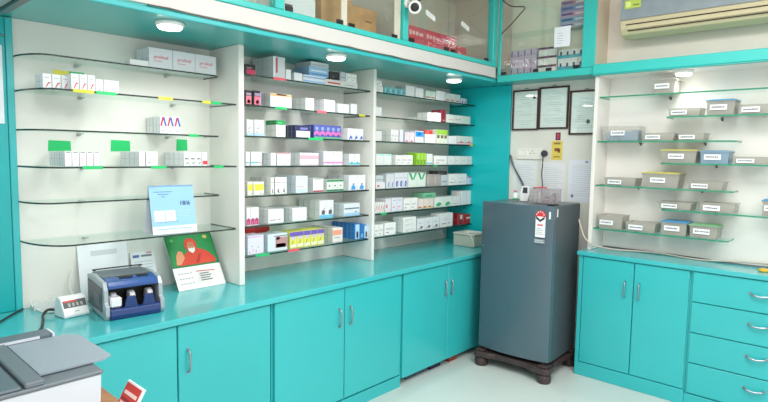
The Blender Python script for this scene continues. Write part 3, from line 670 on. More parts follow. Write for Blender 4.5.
# ================================================================== MEDICINE BOXES
R_, G_, B_ = (206, 44, 62), (34, 168, 110), (52, 118, 202)
GR = (150, 156, 168); DK = (52, 54, 62); PK = (238, 120, 160); W_ = (230, 231, 234)
def tx(s0, t0, s1, c=GR, n=2, dt=.09): return [('r', s0, t0+dt*i, s1-(.12*(i % 2)), t0+dt*i+.035, c) for i in range(n)]
ST = {
 'plain': (W_, []), 'smallt': ((240, 240, 238), tx(.15, .45, .85) + [('r', .15, .2, .4, .25, DK)]),
 'logo': ((215, 219, 225), []),
 'squigr': (W_, [('p', [(.3, .12), (.42, .12), (.72, .40), (.62, .46)], R_), ('r', .62, .38, .85, .45, R_)] + tx(.2, .72, .7, GR, 1)),
 'squigs': (W_, [('p', [(.3, .08), (.42, .08), (.62, .25), (.52, .28)], (232, 96, 120))] + tx(.2, .65, .7, GR, 1)),
 'arc': (W_, [('p', [(.05, .45), (.28, .45), (.5, .82), (.5, .98), (.3, .95)], (196, 40, 70)), ('p', [(.95, .45), (.72, .45), (.5, .82), (.5, .98), (.7, .95)], (40, 92, 190))] + tx(.3, .15, .7, GR, 1)),
 'lilac': (W_, [('r', .2, .92, .8, .96, DK)] + tx(.2, .35, .8, (206, 176, 206), 3)),
 'dots': (W_, [('r', .2, .48, .5, .58, DK), ('r', .55, .48, .8, .56, DK), ('p', [(.4, .1), (.8, .22), (.8, .3), (.4, .18)], (70, 120, 110))]),
 'redc': (W_, [('r', .1, .1, .98, .38, (226, 60, 80))]),
 'pinkblk': ((40, 34, 40), [('r', .05, .05, .95, .5, (214, 62, 100)), ('r', .1, .6, .6, .7, (190, 150, 165))]),
 'redv': ((215, 219, 223), [('r', .22, .25, .36, .95, (206, 70, 96)), ('r', .0, 0, .12, 1, (244, 246, 248))]),
 'bluew': ((215, 221, 229), [('r', 0, .25, 1, .6, (126, 172, 218))]),
 'blueb': ((150, 188, 222), [('r', .0, .1, 1, .3, (92, 146, 204)), ('r', .1, .5, .9, .65, (220, 232, 242))]),
 'greyb': ((196, 204, 208), [('r', .1, .3, .9, .45, (150, 166, 180))]),
 'longr': ((219, 219, 217), [('r', .06, .35, .45, .6, (204, 76, 84)), ('r', .6, .4, .9, .5, GR)]),
 'black': ((44, 44, 48), [('r', .2, .3, .4, .5, (120, 110, 110)), ('r', .5, .55, .8, .7, (90, 60, 70))]),
 'cosm': ((38, 34, 42), [('r', .1, .06, .9, .62, (238, 130, 150)), ('r', .15, .66, .85, .84, (170, 150, 170)), ('p', [(.25, .15), (.7, .12), (.8, .3), (.4, .4)], (250, 220, 224))]),
 'cosm2': ((38, 34, 42), [('r', .06, .06, .84, .62, (238, 120, 146)), ('r', .1, .66, .8, .84, (170, 150, 180)), ('r', .86, 0, 1, 1, (196, 170, 206)), ('p', [(.25, .15), (.6, .12), (.7, .3), (.4, .4)], (250, 220, 224))]),
 'orangetop': (W_, [('r', 0, .82, 1, .97, (246, 178, 110)), ('r', .3, .88, .75, .98, (150, 80, 60))] + tx(.3, .4, .7, (220, 220, 222), 2)),
 'bluefoot': (W_, [('r', 0, 0, 1, .18, (182, 214, 244)), ('p', [(.2, .4), (.6, .5), (.6, .55), (.2, .45)], GR), ('r', .15, .22, .4, .27, GR)]),
 'green': ((26, 156, 84), [('r', .15, .35, .6, .55, (120, 206, 160))]),
 'navyw': ((44, 48, 92), [('r', .04, .05, .96, .55, (216, 232, 240)), ('r', .3, .66, .8, .82, (120, 124, 190))]),
 'purp': ((78, 88, 172), [('p', [(0, .2), (.5, .38), (1, .2), (1, .42), (.5, .6), (0, .42)], (222, 110, 178)), ('r', 0, 0, 1, .14, (110, 170, 140)), ('r', .25, .62, .75, .85, (140, 160, 214))]),
 'bsq': (W_, [('p', [(.25, .05), (.45, .05), (.75, .35), (.6, .42)], (72, 92, 196)), ('r', .6, .1, .85, .3, (84, 100, 206))]),
 'cyant': (W_, [('r', .0, .18, .7, .28, (92, 196, 200)), ('r', .7, .18, .95, .26, (236, 150, 170))] + tx(.2, .55, .8, (214, 218, 226), 2)),
 'redtop': (W_, [('r', .0, .93, .95, .98, (232, 96, 110))] + tx(.2, .4, .7, (214, 218, 226), 2)),
 'pinkband': (W_, [('r', 0, .5, 1, .8, (244, 172, 190)), ('r', 0, .05, 1, .12, (240, 190, 205))]),
 'pinkbase': ((229, 227, 234), [('r', 0, .14, 1, .26, (226, 140, 206)), ('r', .1, .6, .14, .95, (200, 200, 220))]),
 'cyanbase': (W_, [('r', 0, .05, 1, .22, (92, 200, 214)), ('r', .35, .18, .65, .3, (60, 160, 200))]),
 'yell': ((234, 233, 225), [('r', .1, .35, .95, .82, (236, 232, 70)), ('r', .6, .1, .85, .15, GR)]),
 'cresc': ((234, 234, 233), [('p', [(.45, .1), (.8, .08), (.62, .14), (.58, .25), (.68, .34), (.46, .3), (.38, .2)], (36, 40, 50)), ('r', .1, .68, .9, .72, GR)]),
 'paleb': ((215, 223, 234), [('r', .1, .36, .7, .40, (200, 180, 190)), ('r', .1, .08, .8, .2, (196, 226, 232))]),
 'redbase': ((234, 233, 231), [('r', 0, .02, 1, .12, (172, 50, 78)), ('r', .1, .94, .9, .98, DK)] + tx(.25, .5, .75, (222, 224, 226), 2)),
 'greenst': ((221, 229, 223), [('r', 0, .84, 1, .99, (30, 140, 84)), ('r', 0, .02, 1, .16, (34, 130, 84)), ('r', .35, .42, .6, .56, (116, 116, 124))]),
 'bdrop': (W_, [('p', [(.3, .04), (.75, .04), (.82, .2), (.55, .42), (.32, .22)], (70, 156, 226)), ('r', .45, .4, .7, .44, DK)]),
 'mag': ((233, 231, 234), [('r', 0, .05, .9, .36, (196, 58, 120)), ('p', [(.1, .3), (.5, .45), (.8, .3)], (110, 50, 90)), ('r', .25, .1, .5, .22, (244, 190, 210))]),
 'textw': ((233, 233, 234), tx(.2, .5, .75, (206, 208, 216), 2) + [('r', .1, .22, .5, .27, (110, 112, 120)), ('r', .6, .24, .8, .29, (130, 130, 140))]),
 'twofig': ((229, 233, 234), [('r', 0, 0, 1, .2, (110, 190, 226)), ('p', [(.3, .22), (.75, .22), (.8, .42), (.5, .5), (.28, .4)], (96, 92, 104)), ('r', .6, .5, .7, .6, (190, 120, 140))]),
 'darkst': ((221, 227, 233), [('r', .05, .55, .95, .65, (84, 112, 134)), ('r', 0, 0, 1, .25, (160, 202, 232)), ('r', .7, .28, .8, .36, DK)]),
 'lav': ((225, 221, 236), [('r', .1, .1, .14, .16, DK), ('r', .3, .2, .36, .27, PK), ('r', .5, .12, .55, .2, B_), ('r', .62, .34, .7, .4, (120, 200, 170)), ('r', .25, .42, .3, .46, DK), ('r', 0, .88, .9, .97, (214, 190, 232))]),
 'brownsq': ((214, 226, 234), [('r', .38, .2, .98, .8, (186, 140, 140)), ('r', .42, .18, .9, .42, (130, 84, 92)), ('r', .3, .84, 1, .9, (120, 132, 140)), ('r', .42, .66, .6, .84, (226, 120, 140))]),
 'yelpur': ((226, 220, 100), [('r', 0, .72, 1, 1, (112, 92, 184)), ('r', .2, .55, .8, .7, (206, 190, 220)), ('r', .1, .08, .9, .25, (232, 236, 214)), ('p', [(.2, .2), (.4, .45), (.6, .5), (.4, .3)], (150, 160, 60))]),
 'orband': ((231, 223, 221), [('r', 0, .52, .9, .86, (246, 160, 130)), ('r', .15, .3, .7, .36, GR)]),
 'bluebx': ((36, 120, 196), [('r', .05, .04, .95, .96, (176, 214, 246)), ('r', .3, .1, .7, .5, (232, 240, 250))]),
 'bluebx2': ((30, 112, 190), [('r', .2, .1, .8, .35, (100, 180, 230))]),
 'teal': ((110, 180, 186), [('r', .1, .2, .4, .8, (150, 206, 210)), ('r', .5, .2, .8, .6, (80, 140, 170))]),
 'grnr': ((196, 216, 202), [('r', .1, .15, .9, .3, (176, 70, 90))]),
 'reddots': ((215, 219, 215), [('r', .2, .12, .45, .3, (196, 60, 84)), ('r', .6, .15, .8, .3, (196, 60, 84))]),
 'purpb': ((214, 214, 226), [('p', [(.2, .1), (.8, .15), (.6, .6), (.4, .5)], (130, 90, 180))]),
 'maroon': ((132, 26, 50), [('r', .2, .1, .8, .2, (190, 120, 130))]),
 'faintp': ((215, 221, 215), [('r', .08, .35, .3, .42, (206, 120, 120)), ('r', .5, .45, .56, .55, (90, 150, 110)), ('r', .35, .4, .45, .5, GR), ('r', .75, .0, .95, .9, (206, 226, 214)), ('r', .95, 0, 1, 1, (214, 196, 224))]),
 'bluel': ((229, 227, 238), [('r', .85, 0, 1, 1, (120, 160, 206))]),
 'pinkw': ((229, 217, 225), [('r', .2, .05, .6, .16, (190, 60, 100)), ('r', .1, .7, .5, .85, (240, 200, 210))]),
 'brightb': ((229, 227, 234), [('r', .05, .5, 1, .95, (44, 150, 232)), ('r', .4, .65, .6, .8, (20, 110, 200))]),
 'red': ((204, 54, 50), [('r', .2, .3, .5, .7, (230, 120, 110))]),
 'lime': ((226, 230, 214), [('r', 0, .66, 1, 1, (150, 200, 62)), ('r', .1, .38, .8, .62, (104, 110, 76)), ('r', .7, .5, .9, .62, (226, 130, 80))]),
 'redpr': ((217, 223, 217), [('r', .05, .18, .9, .28, (222, 72, 112)), ('p', [(.3, .28), (.5, .45), (.6, .28)], (222, 72, 112)), ('r', 0, 0, 1, .06, (230, 110, 170))]),
 'cyantop': ((229, 234, 234), [('r', .3, .82, 1, .98, (170, 232, 222))]),
 'limeb': ((150, 206, 44), [('r', .3, .1, .7, .3, (96, 150, 40)), ('r', 0, .34, 1, .38, (90, 140, 30)), ('r', .55, .45, .85, .95, (182, 226, 96))]),
 'cyanb': ((229, 233, 229), [('r', 0, .08, .95, .2, (110, 190, 206)), ('r', .4, .35, .6, .5, (226, 226, 130))]),
 'yelledge': ((221, 225, 227), [('r', .86, .1, .96, .9, (214, 222, 180))] + tx(.15, .4, .6, (190, 196, 204), 2)),
 'reddot': ((227, 223, 229), [('p', [(.15, .35), (.35, .3), (.4, .55), (.2, .6)], (206, 44, 70))]),
 'bsoft': ((210, 215, 221), [('p', [(.4, .1), (.6, .1), (.8, .4), (.6, .45)], (110, 130, 190))]),
 'bcirc': ((221, 225, 234), [('p', [(.35, .1), (.6, .08), (.8, .25), (.75, .45), (.5, .5), (.3, .35)], (74, 88, 170)), ('p', [(.47, .2), (.6, .2), (.64, .34), (.5, .38)], (200, 210, 240))] + tx(.2, .65, .8, GR, 1)),
 'greenN': ((221, 231, 225), [('p', [(.05, .95), (.3, .95), (.55, .5), (.35, .5)], G_), ('p', [(.5, .5), (.65, .5), (.95, .95), (.75, .95)], G_), ('r', 0, .96, 1, 1, (60, 50, 54))]),
 'taupe': ((168, 160, 158), [('r', .1, .2, .3, .8, (186, 178, 176))]),
 'navytop': ((206, 218, 240), [('r', .0, .85, .9, 1, (40, 50, 110)), ('r', .5, .1, .9, .8, (180, 196, 230))]),
 'slash': ((229, 229, 229), [('p', [(.15, .25), (.35, .25), (.85, .7), (.65, .7)], (206, 44, 62))]),
 'lilacb': ((223, 223, 236), [('r', .2, .3, .6, .36, (220, 90, 110)), ('r', .3, .8, .7, .85, GR)]),
 'redyel': ((227, 219, 212), [('r', .05, .1, .5, .24, (220, 70, 60)), ('r', .5, .06, 1, .18, (206, 214, 90)), ('r', .2, .4, .3, .9, (240, 200, 200))]),
 'leaf': ((225, 233, 227), [('p', [(.15, .2), (.5, .12), (.85, .3), (.6, .5), (.35, .45)], (60, 170, 120)), ('r', .2, .08, .9, .14, (130, 190, 160))]),
 'greenb': ((120, 186, 150), [('r', .1, .3, .7, .6, (60, 150, 110))]),
 'spots': ((225, 229, 233), [('p', [(.3, .15), (.6, .12), (.75, .32), (.5, .38)], (130, 110, 104)), ('r', .2, .6, .6, .64, GR), ('r', .15, .1, .25, .18, (200, 120, 110))]),
 'redw': ((150, 24, 34), [('r', .35, .5, .8, .9, (226, 206, 200))]),
 'redw2': ((170, 34, 38), [('r', .3, .55, .95, .72, (230, 206, 200))]),
}
MCACHE = {}
SEAM = mat('carton_flap_seam', (160, 164, 170), .6)
def med_mesh(st, w, h, d):
    key = (st, w, h, d)
    if key in MCACHE: return MCACHE[key]
    body, marks = ST[st]; w2 = w-.0012
    m = MB(); m.box(-d, 0, 0, w2, 0, h, mat('carton_%d_%d_%d' % body, body, .45), c=.0012)
    for mk in marks:
        if mk[0] == 'r': P = [(mk[1], mk[2]), (mk[3], mk[2]), (mk[3], mk[4]), (mk[1], mk[4])]
        else: P = mk[1]
        P = [(min(max(s, .01), .99)*w2, min(max(t, .01), .99)*h) for s, t in P]
        m.prism(P, -.0002, .0004, flat(mk[-1]), axis='x')
    # closing flap seam on the end that shows, and a tuck line on top
    if h > .02:
        m.box(-d*.9, -d*.1, -.0003, .0002, h*.5-.0006, h*.5+.0006, SEAM)
        for xx in (-d+.004, -d*.5, -.004): m.box(xx-.0012, xx+.0012, -.0003, .0002, h*.03, h*.97, SEAM)
        m.box(-.0002, .0003, w2-.0016, w2-.0004, h*.03, h*.97, SEAM)
    me = m.mesh('medicine_box'); MCACHE[key] = me
    return me
BAY = {'l': 'left', 'm': 'middle', 'r': 'right'}
ORD = ['top', 'second', 'third', 'fourth', 'fifth', 'sixth', 'bottom']
ON = ['first', 'second', 'third', 'fourth', 'fifth']
def put(st, w, h, d, x, y, z, label, grp):
    o = bpy.data.objects.new('medicine_box', med_mesh(st, w, h, d)); COL.objects.link(o); o.location = (x, y, z)
    return tag(o, ' '.join(label.split()[:16]), 'box', grp)
jit = random.Random(3)
for bay, s, x, y, w, z, h, d, n, k, st, desc in BOXES:
    sh, bn = ORD[s], BAY[bay]
    grp = f'{desc}, {sh} shelf of the {bn} bay'
    for i in range(n):
        pos = '' if n == 1 else (', %s one of two' % ('left', 'right')[i] if n == 2 else ', %s from left' % ON[i])
        lab = f'{desc}{pos}, {sh} shelf, {bn} bay'
        if len(lab.split()) > 16: lab = f'{desc}{pos}, {sh} {bn} shelf'
        o = put(st, w, h, d, x - jit.random()*.003, y+w*i, z+.0003, lab, grp if n*k > 1 else 'medicine boxes in ones on the shelves')
        if st == 'logo':
            text('print', 'prolinal', .026, flat((214, 84, 116)), o, (.0006, w/2, h*.56), RX)
            mm = MB(); mm.box(0, .0008, w*.2, w*.55, h*.34, h*.38, flat((206, 150, 166))); mm.build('print_line', o)
    for j in range(1, k):
        rr = 'behind it' if k == 2 else ('second in line', 'third in line')[j-1]
        lab = f'same as {desc}, {"directly behind" if j == 1 else "two places behind"}, {sh} {bn} shelf'
        if len(lab.split()) > 16: lab = f'{desc}, {"one" if j == 1 else "two"} behind, {sh} {bn} shelf'
        put(st, w, h*(1-.02*j), d, x - j*(d+.004), y + .001*j, z+.0003, lab, grp)

# coloured tape flags on shelf edges
def flag(y, L, z, x, c, lab, x2=None):
    m = MB(); m.prism([(x+.0006, z-.0075), (x+.0016, z-.0075), (x+.0016, z+.0075), (x+.0006, z+.0075)], y, y+L, flat(c), axis='y')
    tag(m.build('edge_label'), lab, 'label', 'coloured labels on shelf edges')
YEL, GRN, RED2 = (206, 204, 60), (32, 190, 110), (236, 92, 112)
for y, L, z, x, c, lab in (
 (-3.30, .09, 1.852, .288, YEL, 'yellow edge label under the middle white trio, left bay second shelf'), (-3.20, .09, 1.852, .288, GRN, 'green edge label under the right trio, left bay second shelf'),
 (-2.905, .075, 1.852, .288, YEL, 'lone yellow edge label on the left bay second shelf'), (-2.665, .05, 1.852, .288, YEL, 'yellow edge label beside a green one, near the divider'), (-2.61, .06, 1.852, .288, GRN, 'green edge label beside the yellow one, near the divider'),
 (-2.70, .06, 1.673, .205, GRN, 'green edge label on the left bay third shelf'), (-3.27, .09, 1.504, .288, GRN, 'green edge label under the slim cartons, left bay fourth shelf'),
 (-2.95, .08, 1.504, .288, GRN, 'green edge label in the middle of left bay fourth shelf'), (-2.60, .06, 1.504, .288, GRN, 'green edge label near divider, left bay fourth shelf'),
 (-2.20, .09, 2.028, .285, RED2, 'red painted reflection of a box on the middle bay top shelf'), (-2.19, .09, 1.855, .285, GRN, 'green edge label on the middle bay second shelf'), (-1.86, .08, 1.855, .285, RED2, 'red edge label on the middle bay second shelf'), (-1.48, .06, 1.855, .285, YEL, 'yellow edge label on the middle bay second shelf'),  # red strip on the top shelf paints a box's reflection in the glass
 (-1.93, .12, 1.678, .285, GRN, 'green edge label on the middle bay third shelf'), (-2.33, .10, .975, .285, GRN, 'green edge label on the middle bay bottom shelf'), (-2.09, .09, .975, .285, RED2, 'red edge label on the middle bay bottom shelf'),
 (-.10, .05, 1.678, .285, YEL, 'yellow edge label at the corner end of right bay third shelf'), (-1.24, .06, 1.149, .285, GRN, 'green edge label on the right bay sixth shelf'), (-.62, .05, 1.503, .285, GRN, 'green edge label on the right bay fourth shelf')):
    flag(y, L, z, x, c, lab)
for (ya, yb, za, zb, nm) in ((-3.325, -3.222, 1.577, 1.630, 'leftmost green card on the back board of left bay'), (-3.032, -2.930, 1.580, 1.640, 'middle green card on the back board of left bay'), (-2.670, -2.602, 1.588, 1.655, 'rightmost and narrowest green card in the left bay')):
    m = MB(); m.prism([(ya, za), (yb, za+.003), (yb-.002, zb-.002), (ya+.003, zb)], .003, .0042, flat((26, 196, 112)), axis='x')
    tag(m.build('green_card'), nm, 'card', 'green cards in the left bay')
for ya, yb, c, nm in ((-3.330, -3.262, (206, 200, 60), 'yellow card'), (-3.260, -3.195, (30, 170, 100), 'green card')):
    m = MB(); m.prism([(.14, 1.857), (.145, 1.857), (.13, 1.955), (.125, 1.955)], ya, yb, flat(c), axis='y')
    tag(m.build('index_card'), nm + ' peeking out above the leftmost white trio', 'card', 'cards behind the boxes')
# dark red pouch behind the boxes of the lowest middle shelf
m = MB(); m.prism([(-2.295, 1.13)] + [(-2.21-.09*math.cos(i*PI/8), 1.098-.018*math.sin(i*PI/8)) for i in range(9)] + [(-2.125, 1.13)], .10, .135, mat('dark_red_pouch', (176, 26, 22), .5), axis='x')
m.box(.10, .13, -2.295, -2.125, .981, 1.079, mat('dark_red_pouch', (176, 26, 22), .5), c=.004)
tag(m.build('red_pouch'), 'dark red pouch behind boxes on the middle bay bottom shelf', 'pouch')

# ================================================================== BACK WALL: frames, papers, socket
FR = mat('dark_brown_frame', (64, 40, 38), .4); PAPERB = mat('certificate_paper', (246, 252, 255), .5)
def frame(x0, x1, z0, z1, label, seed, emblem=None):
    e = empty('certificate_frame', ((x0+x1)/2, -.001, (z0+z1)/2)); a, b = (x1-x0)/2, (z1-z0)/2; t = .013
    m = MB()
    for q in ((-a, a, b-t, b), (-a, a, -b, -b+t), (-a, -a+t, -b+t, b-t), (a-t, a, -b+t, b-t)): m.box(q[0], q[1], -.018, 0, q[2], q[3], FR, c=.002)
    m.build('frame', e)
    m = MB(); m.box(-a+t, a-t, -.006, -.002, -b+t, b-t, PAPERB)
    rr = random.Random(seed); c = flat((206, 216, 222))
    zz = b*.62
    while zz > -b*.75:
        l = a*(.35+.4*rr.random()); cx = -a*.1 + .02*rr.random()
        if rr.random() > .25: m.box(cx-l, cx+l*.9, -.0066, -.006, zz, zz+.0035, c)
        zz -= .016
    if emblem:
        ex, ez, er = emblem; m.prism([(ex+er*math.cos(i*PI/5)*(1 if i % 2 else .6), ez+er*math.sin(i*PI/5)*(1 if i % 2 else .7)) for i in range(10)], -.0068, -.006, flat((60, 70, 84)), axis='y')
    m.build('certificate', e)
    m = MB(); m.box(-a+t, a-t, -.0105, -.009, -b+t, b-t, GDOOR); m.build('glass_pane', e)
    m = MB(); m.tube(smooth_path([(-.02, -.004, b), (0, -.004, b+.014), (.02, -.004, b)]), .002, BLACK, seg=6); m.build('hanger', e)
    tag(e, label, 'frame', 'framed certificates on the back wall')
frame(.642, .880, 1.806, 2.137, 'leftmost dark-framed certificate, with emblem at its upper right', 1, (.075, .105, .022))
frame(.8815, 1.132, 1.812, 2.147, 'middle dark-framed certificate, hung highest of the three', 2)
frame(1.142, 1.400, 1.764, 2.103, 'rightmost dark-framed certificate, hung lower beside the white shelving', 3, (.02, -.07, .02))
def notice(x0, x1, z0, z1, c, label, rows=(), th=.0012, mk=()):
    m = MB(); m.box(x0, x1, -.0005-th, -.0005, z0, z1, flat(c)); w, h = x1-x0, z1-z0
    for s0, t0, s1, t1, cc in mk: m.box(x0+w*s0, x0+w*s1, -.0008-th, -.0005-th, z0+h*t0, z0+h*t1, flat(cc))
    for t, s0, s1, cc in rows: m.box(x0+w*s0, x0+w*s1, -.0008-th, -.0005-th, z0+h*t, z0+h*t+.003, flat(cc))
    return tag(m.build('notice'), label, 'notice', 'papers stuck on the back wall')
GL = (190, 198, 206)
rows = [(t/20, .12, .88-.1*(t % 3), GL) for t in range(3, 18)]
notice(.668, .880, 1.255, 1.556, (226, 232, 234), 'white printed sheet behind the small devices, left of the plug cable', rows)
notice(.915, 1.125, 1.235, 1.545, (230, 232, 236), 'white printed sheet behind the plug cable', rows)
notice(1.150, 1.390, 1.240, 1.572, (228, 232, 242), 'large white printed sheet beside the white side panel', rows, mk=((.12, .1, .2, .17, (110, 120, 140)), (.55, .92, .65, .97, (150, 160, 190))))
notice(1.030, 1.072, 1.722, 1.783, (122, 34, 62), 'small maroon sign above the yellow one', mk=((.25, .2, .75, .8, (214, 90, 120)), (.4, .35, .6, .65, (90, 20, 50))))
notice(1.000, 1.092, 1.566, 1.716, (226, 206, 96), 'yellow warning sign under the maroon sign', mk=((.2, .82, .8, .92, (170, 120, 60)), (.28, .45, .68, .62, (150, 80, 60)), (.6, .38, .8, .6, (150, 80, 60)), (.2, .12, .8, .2, (176, 140, 60))))
e = empty('switchboard', (.80, -.0005, 1.615))
m = MB(); m.box(-.11, .13, -.012, 0, -.05, .045, mat('switch_white', (236, 234, 226), .35), c=.003); m.build('plate', e)
for i in range(3):
    m = MB(); m.box(-.09+.035*i, -.065+.035*i, -.017, -.0122, -.02, .02, mat('switch_white2', (246, 244, 238), .3), c=.002); m.build('switch', e)
m = MB()
for a, b in ((.04, .02), (.025, 0), (.055, 0)): m.lathe([(.004, 0), (.004, .0006)], BLACK, seg=10, M=Matrix.Translation((a, -.0122, b)) @ Matrix.Rotation(PI/2, 4, 'X'))
m.build('socket', e)
tag(e, 'white wall switchboard below the leftmost certificate frame', 'switchboard')
e = empty('power_plug', (.944, -.0005, 1.615))
m = MB(); m.lathe([(.026, 0), (.026, .02), (.018, .034), (.009, .045)], mat('dark_grey_plug', (52, 54, 66), .4), M=Matrix.Rotation(PI/2, 4, 'X')); m.build('body', e)
m = MB(); m.tube(smooth_path([(0, -.035, -.01), (.004, -.04, -.08), (-.005, -.03, -.17), (.01, -.04, -.26), (.015, -.06, -.36), (.02, -.05, -.46)]), .0045, MATS['dark_grey_plug']); m.build('cable', e)
tag(e, 'dark round plug with its cable hanging on the back wall', 'plug')
m = MB(); m.tube(smooth_path([(.632, -.004, 1.60), (.66, -.02, 1.53), (.72, -.012, 1.42), (.78, -.02, 1.33), (.81, -.015, 1.25)]), .006, mat('grey_cable', (96, 100, 108), .5)); m.tube(smooth_path([(.64, -.006, 1.59), (.68, -.02, 1.50), (.75, -.016, 1.39), (.80, -.03, 1.31)]), .005, mat('grey_cable', (96, 100, 108), .5))
tag(m.build('cable'), 'grey double cable slanting down the back wall beside the teal panel', 'cable')

# split air conditioner
e = empty('air_conditioner', (1.575, -.003, 2.44))
BEI = mat('aged_beige_plastic', (210, 196, 160), .4); GREYP = mat('ac_grey_panel', (146, 156, 164), .5, noise=.06, nscale=14)
m = MB(); prof = [(0, 0), (-.12, -.02), (-.19, .0), (-.215, .035), (-.225, .085), (-.215, .30), (0, .30)]
m.prism(prof, 0, .93, BEI, axis='x'); m.build('body', e, bevel=.006)
m = MB(); m.prism([(-.226, .093), (-.238, .093), (-.234, .20), (-.226, .302), (-.216, .302)], .004, .926, GREYP, axis='x'); m.build('front_panel', e)
m = MB(); m.prism([(-.2185, .030), (-.2205, .030), (-.226, .054), (-.2235, .056)], .045, .90, BEI, axis='x'); m.build('louver', e)
m = MB(); m.box(.04, .90, -.2245, -.2215, .058, .064, mat('dark_slot', (60, 46, 34), .7)); m.box(.05, .90, -.2135, -.2085, .018, .024, mat('dark_slot', (60, 46, 34), .7)); m.build('air_slot', e)
m = MB(); m.box(.03, .135, -.2395, -.235, .165, .22, flat((196, 212, 96))); m.box(.04, .07, -.2400, -.2395, .175, .21, flat((232, 240, 150))); m.box(.085, .125, -.2400, -.2395, .18, .19, flat((120, 150, 60))); m.build('energy_sticker', e)
tag(e, 'beige split air conditioner with grey front panel, high on the wall', 'air conditioner')

# ================================================================== FRIDGE
FRZ = .125; RZF = math.radians(2)
fr = empty('refrigerator', (1.06, -.65, FRZ), RZF); HB = 1.25-FRZ
GM = mat('fridge_grey_metal', (86, 106, 118), .28, metal=.35, coat=.3); GM2 = mat('fridge_side_grey', (82, 92, 98), .38, metal=.25, coat=.1)
m = MB(); m.box(-.276, .276, .062, .50, .0, HB-.004, GM2, c=.006); m.build('body', fr)
m = MB(); n = 14; outl = [(-.28, .055), (-.28, .012)] + [(-.28+.56*i/n, .012 - .030*math.sin(PI*i/n)**.8 if 0 < i < n else .012) for i in range(1, n)] + [(.28, .012), (.28, .055)]
m.prism(outl, .012, HB, GM, axis='z'); m.build('door', fr, bevel=.004)
m = MB(); m.box(-.27, .27, .0555, .0615, .015, HB-.008, mat('door_gasket', (60, 66, 70), .7)); m.build('gasket', fr)
m = MB(); m.lathe([(.006, 0), (.006, .003)], STEEL, seg=12, M=Matrix.Translation((-.262, .006, .79)) @ Matrix.Rotation(PI/2, 4, 'X')); m.build('lock', fr)
m = MB(); m.box(.225, .276, .02, .10, HB+.0003, HB+.010, BLACK, c=.002); m.build('hinge_cover', fr)
yf = -.0165
m = MB(); lx = .196; m.box(lx-.034, lx+.034, yf-.0012, yf+.012, .905, 1.055, flat((240, 240, 242)))
m.prism([(lx+.036*math.cos(a*PI/10), 1.05+.040*math.sin(a*PI/10)) for a in range(11)], yf-.0016, yf+.012, flat((212, 54, 66)), axis='y')
for i in range(5):
    a = PI*(i+.5)/5; sx, sz = lx+.028*math.cos(a), 1.056+.028*math.sin(a)
    m.prism([(sx+(.007 if j % 2 == 0 else .003)*math.sin(j*PI/5), sz+(.007 if j % 2 == 0 else .003)*math.cos(j*PI/5)) for j in range(10)], yf-.0022, yf-.0016, flat((246, 220, 220)), axis='y')
m.prism([(lx-.034, 1.055), (lx, 1.028), (lx+.034, 1.055), (lx+.03, 1.032), (lx, 1.012), (lx-.03, 1.032)], yf-.0020, yf-.0012, flat((50, 50, 58)), axis='y')
m.box(lx-.02, lx+.022, yf-.0018, yf-.0012, .985, .996, flat((214, 90, 100)))
for i in range(4): m.box(lx-.026, lx+.026-.01*(i % 2), yf-.0018, yf-.0012, .925+.013*i, .929+.013*i, flat((160, 164, 170)))
m.build('energy_label', fr)
m = MB(); m.box(lx-.04, lx+.036, yf-.001, yf+.012, .862, .892, flat((130, 142, 152)))
for i in range(2): m.box(lx-.036, lx+.03, yf-.0014, yf-.001, .868+.012*i, .873+.012*i, flat((200, 206, 210)))
m.build('info_sticker', fr)
m = MB(); m.box(.247, .261, .006-.001, .02, 1.035, 1.085, flat((240, 240, 240))); m.build('white_tab', fr)
m = MB(); m.box(.2762, .2775, .075, .092, 1.045, 1.10, flat((240, 240, 240))); m.build('white_tab', fr)
m = MB()
for s in (-1, 1): m.lathe([(.012, -.0002), (.012, .011)], STEEL, cx=s*.24, cy=.035, cz=0, seg=12)
m.build('levelling_foot', fr)
tag(fr, 'grey single-door refrigerator with star energy label', 'refrigerator')
st = empty('fridge_stand', (1.06, -.65, 0), RZF); ST_ = mat('brown_black_plastic', (62, 48, 48), .45)
m = MB(); a, b, c_ = -.325, .31, .07
def ss(t): return t*t*(3-2*t)
x0, x1, y0, y1 = -.30, .315, -.05, .51
P = []
def corner(cx, cy, a0): return [(cx+.045*math.cos(a0+i*PI/10), cy+.045*math.sin(a0+i*PI/10)) for i in range(6)]
P += corner(x0+.045, y0+.045, PI) + [(x0+.13, y0+.012), (x0+.18, y0+.04), (x1-.18, y0+.04), (x1-.13, y0+.012)] + corner(x1-.045, y0+.045, 1.5*PI) + [(x1-.012, y0+.13), (x1-.035, y0+.18), (x1-.035, y1-.18), (x1-.012, y1-.13)]
P += corner(x1-.045, y1-.045, 0) + [(x1-.13, y1-.012), (x1-.18, y1-.04), (x0+.18, y1-.04), (x0+.13, y1-.012)] + corner(x0+.045, y1-.045, PI/2) + [(x0+.012, y1-.13), (x0+.035, y1-.18), (x0+.035, y0+.18), (x0+.012, y0+.13)]
m.prism(P, .066, .110, ST_, axis='z'); m.build('frame', st, bevel=.010)
for cx in (x0+.055, x1-.055):
    for cy in (y0+.055, y1-.055):
        m = MB(); m.lathe([(.046, 0.0005), (.050, .012), (.050, .045), (.042, .0655)], ST_, cx=cx, cy=cy, seg=20); m.build('foot', st)
        m = MB(); m.box(cx-.035, cx+.035, cy-.035, cy+.035, .1105, .1245, ST_, c=.004); m.build('pad', st)
tag(st, 'dark brown plastic stand with four round feet under the fridge', 'stand')

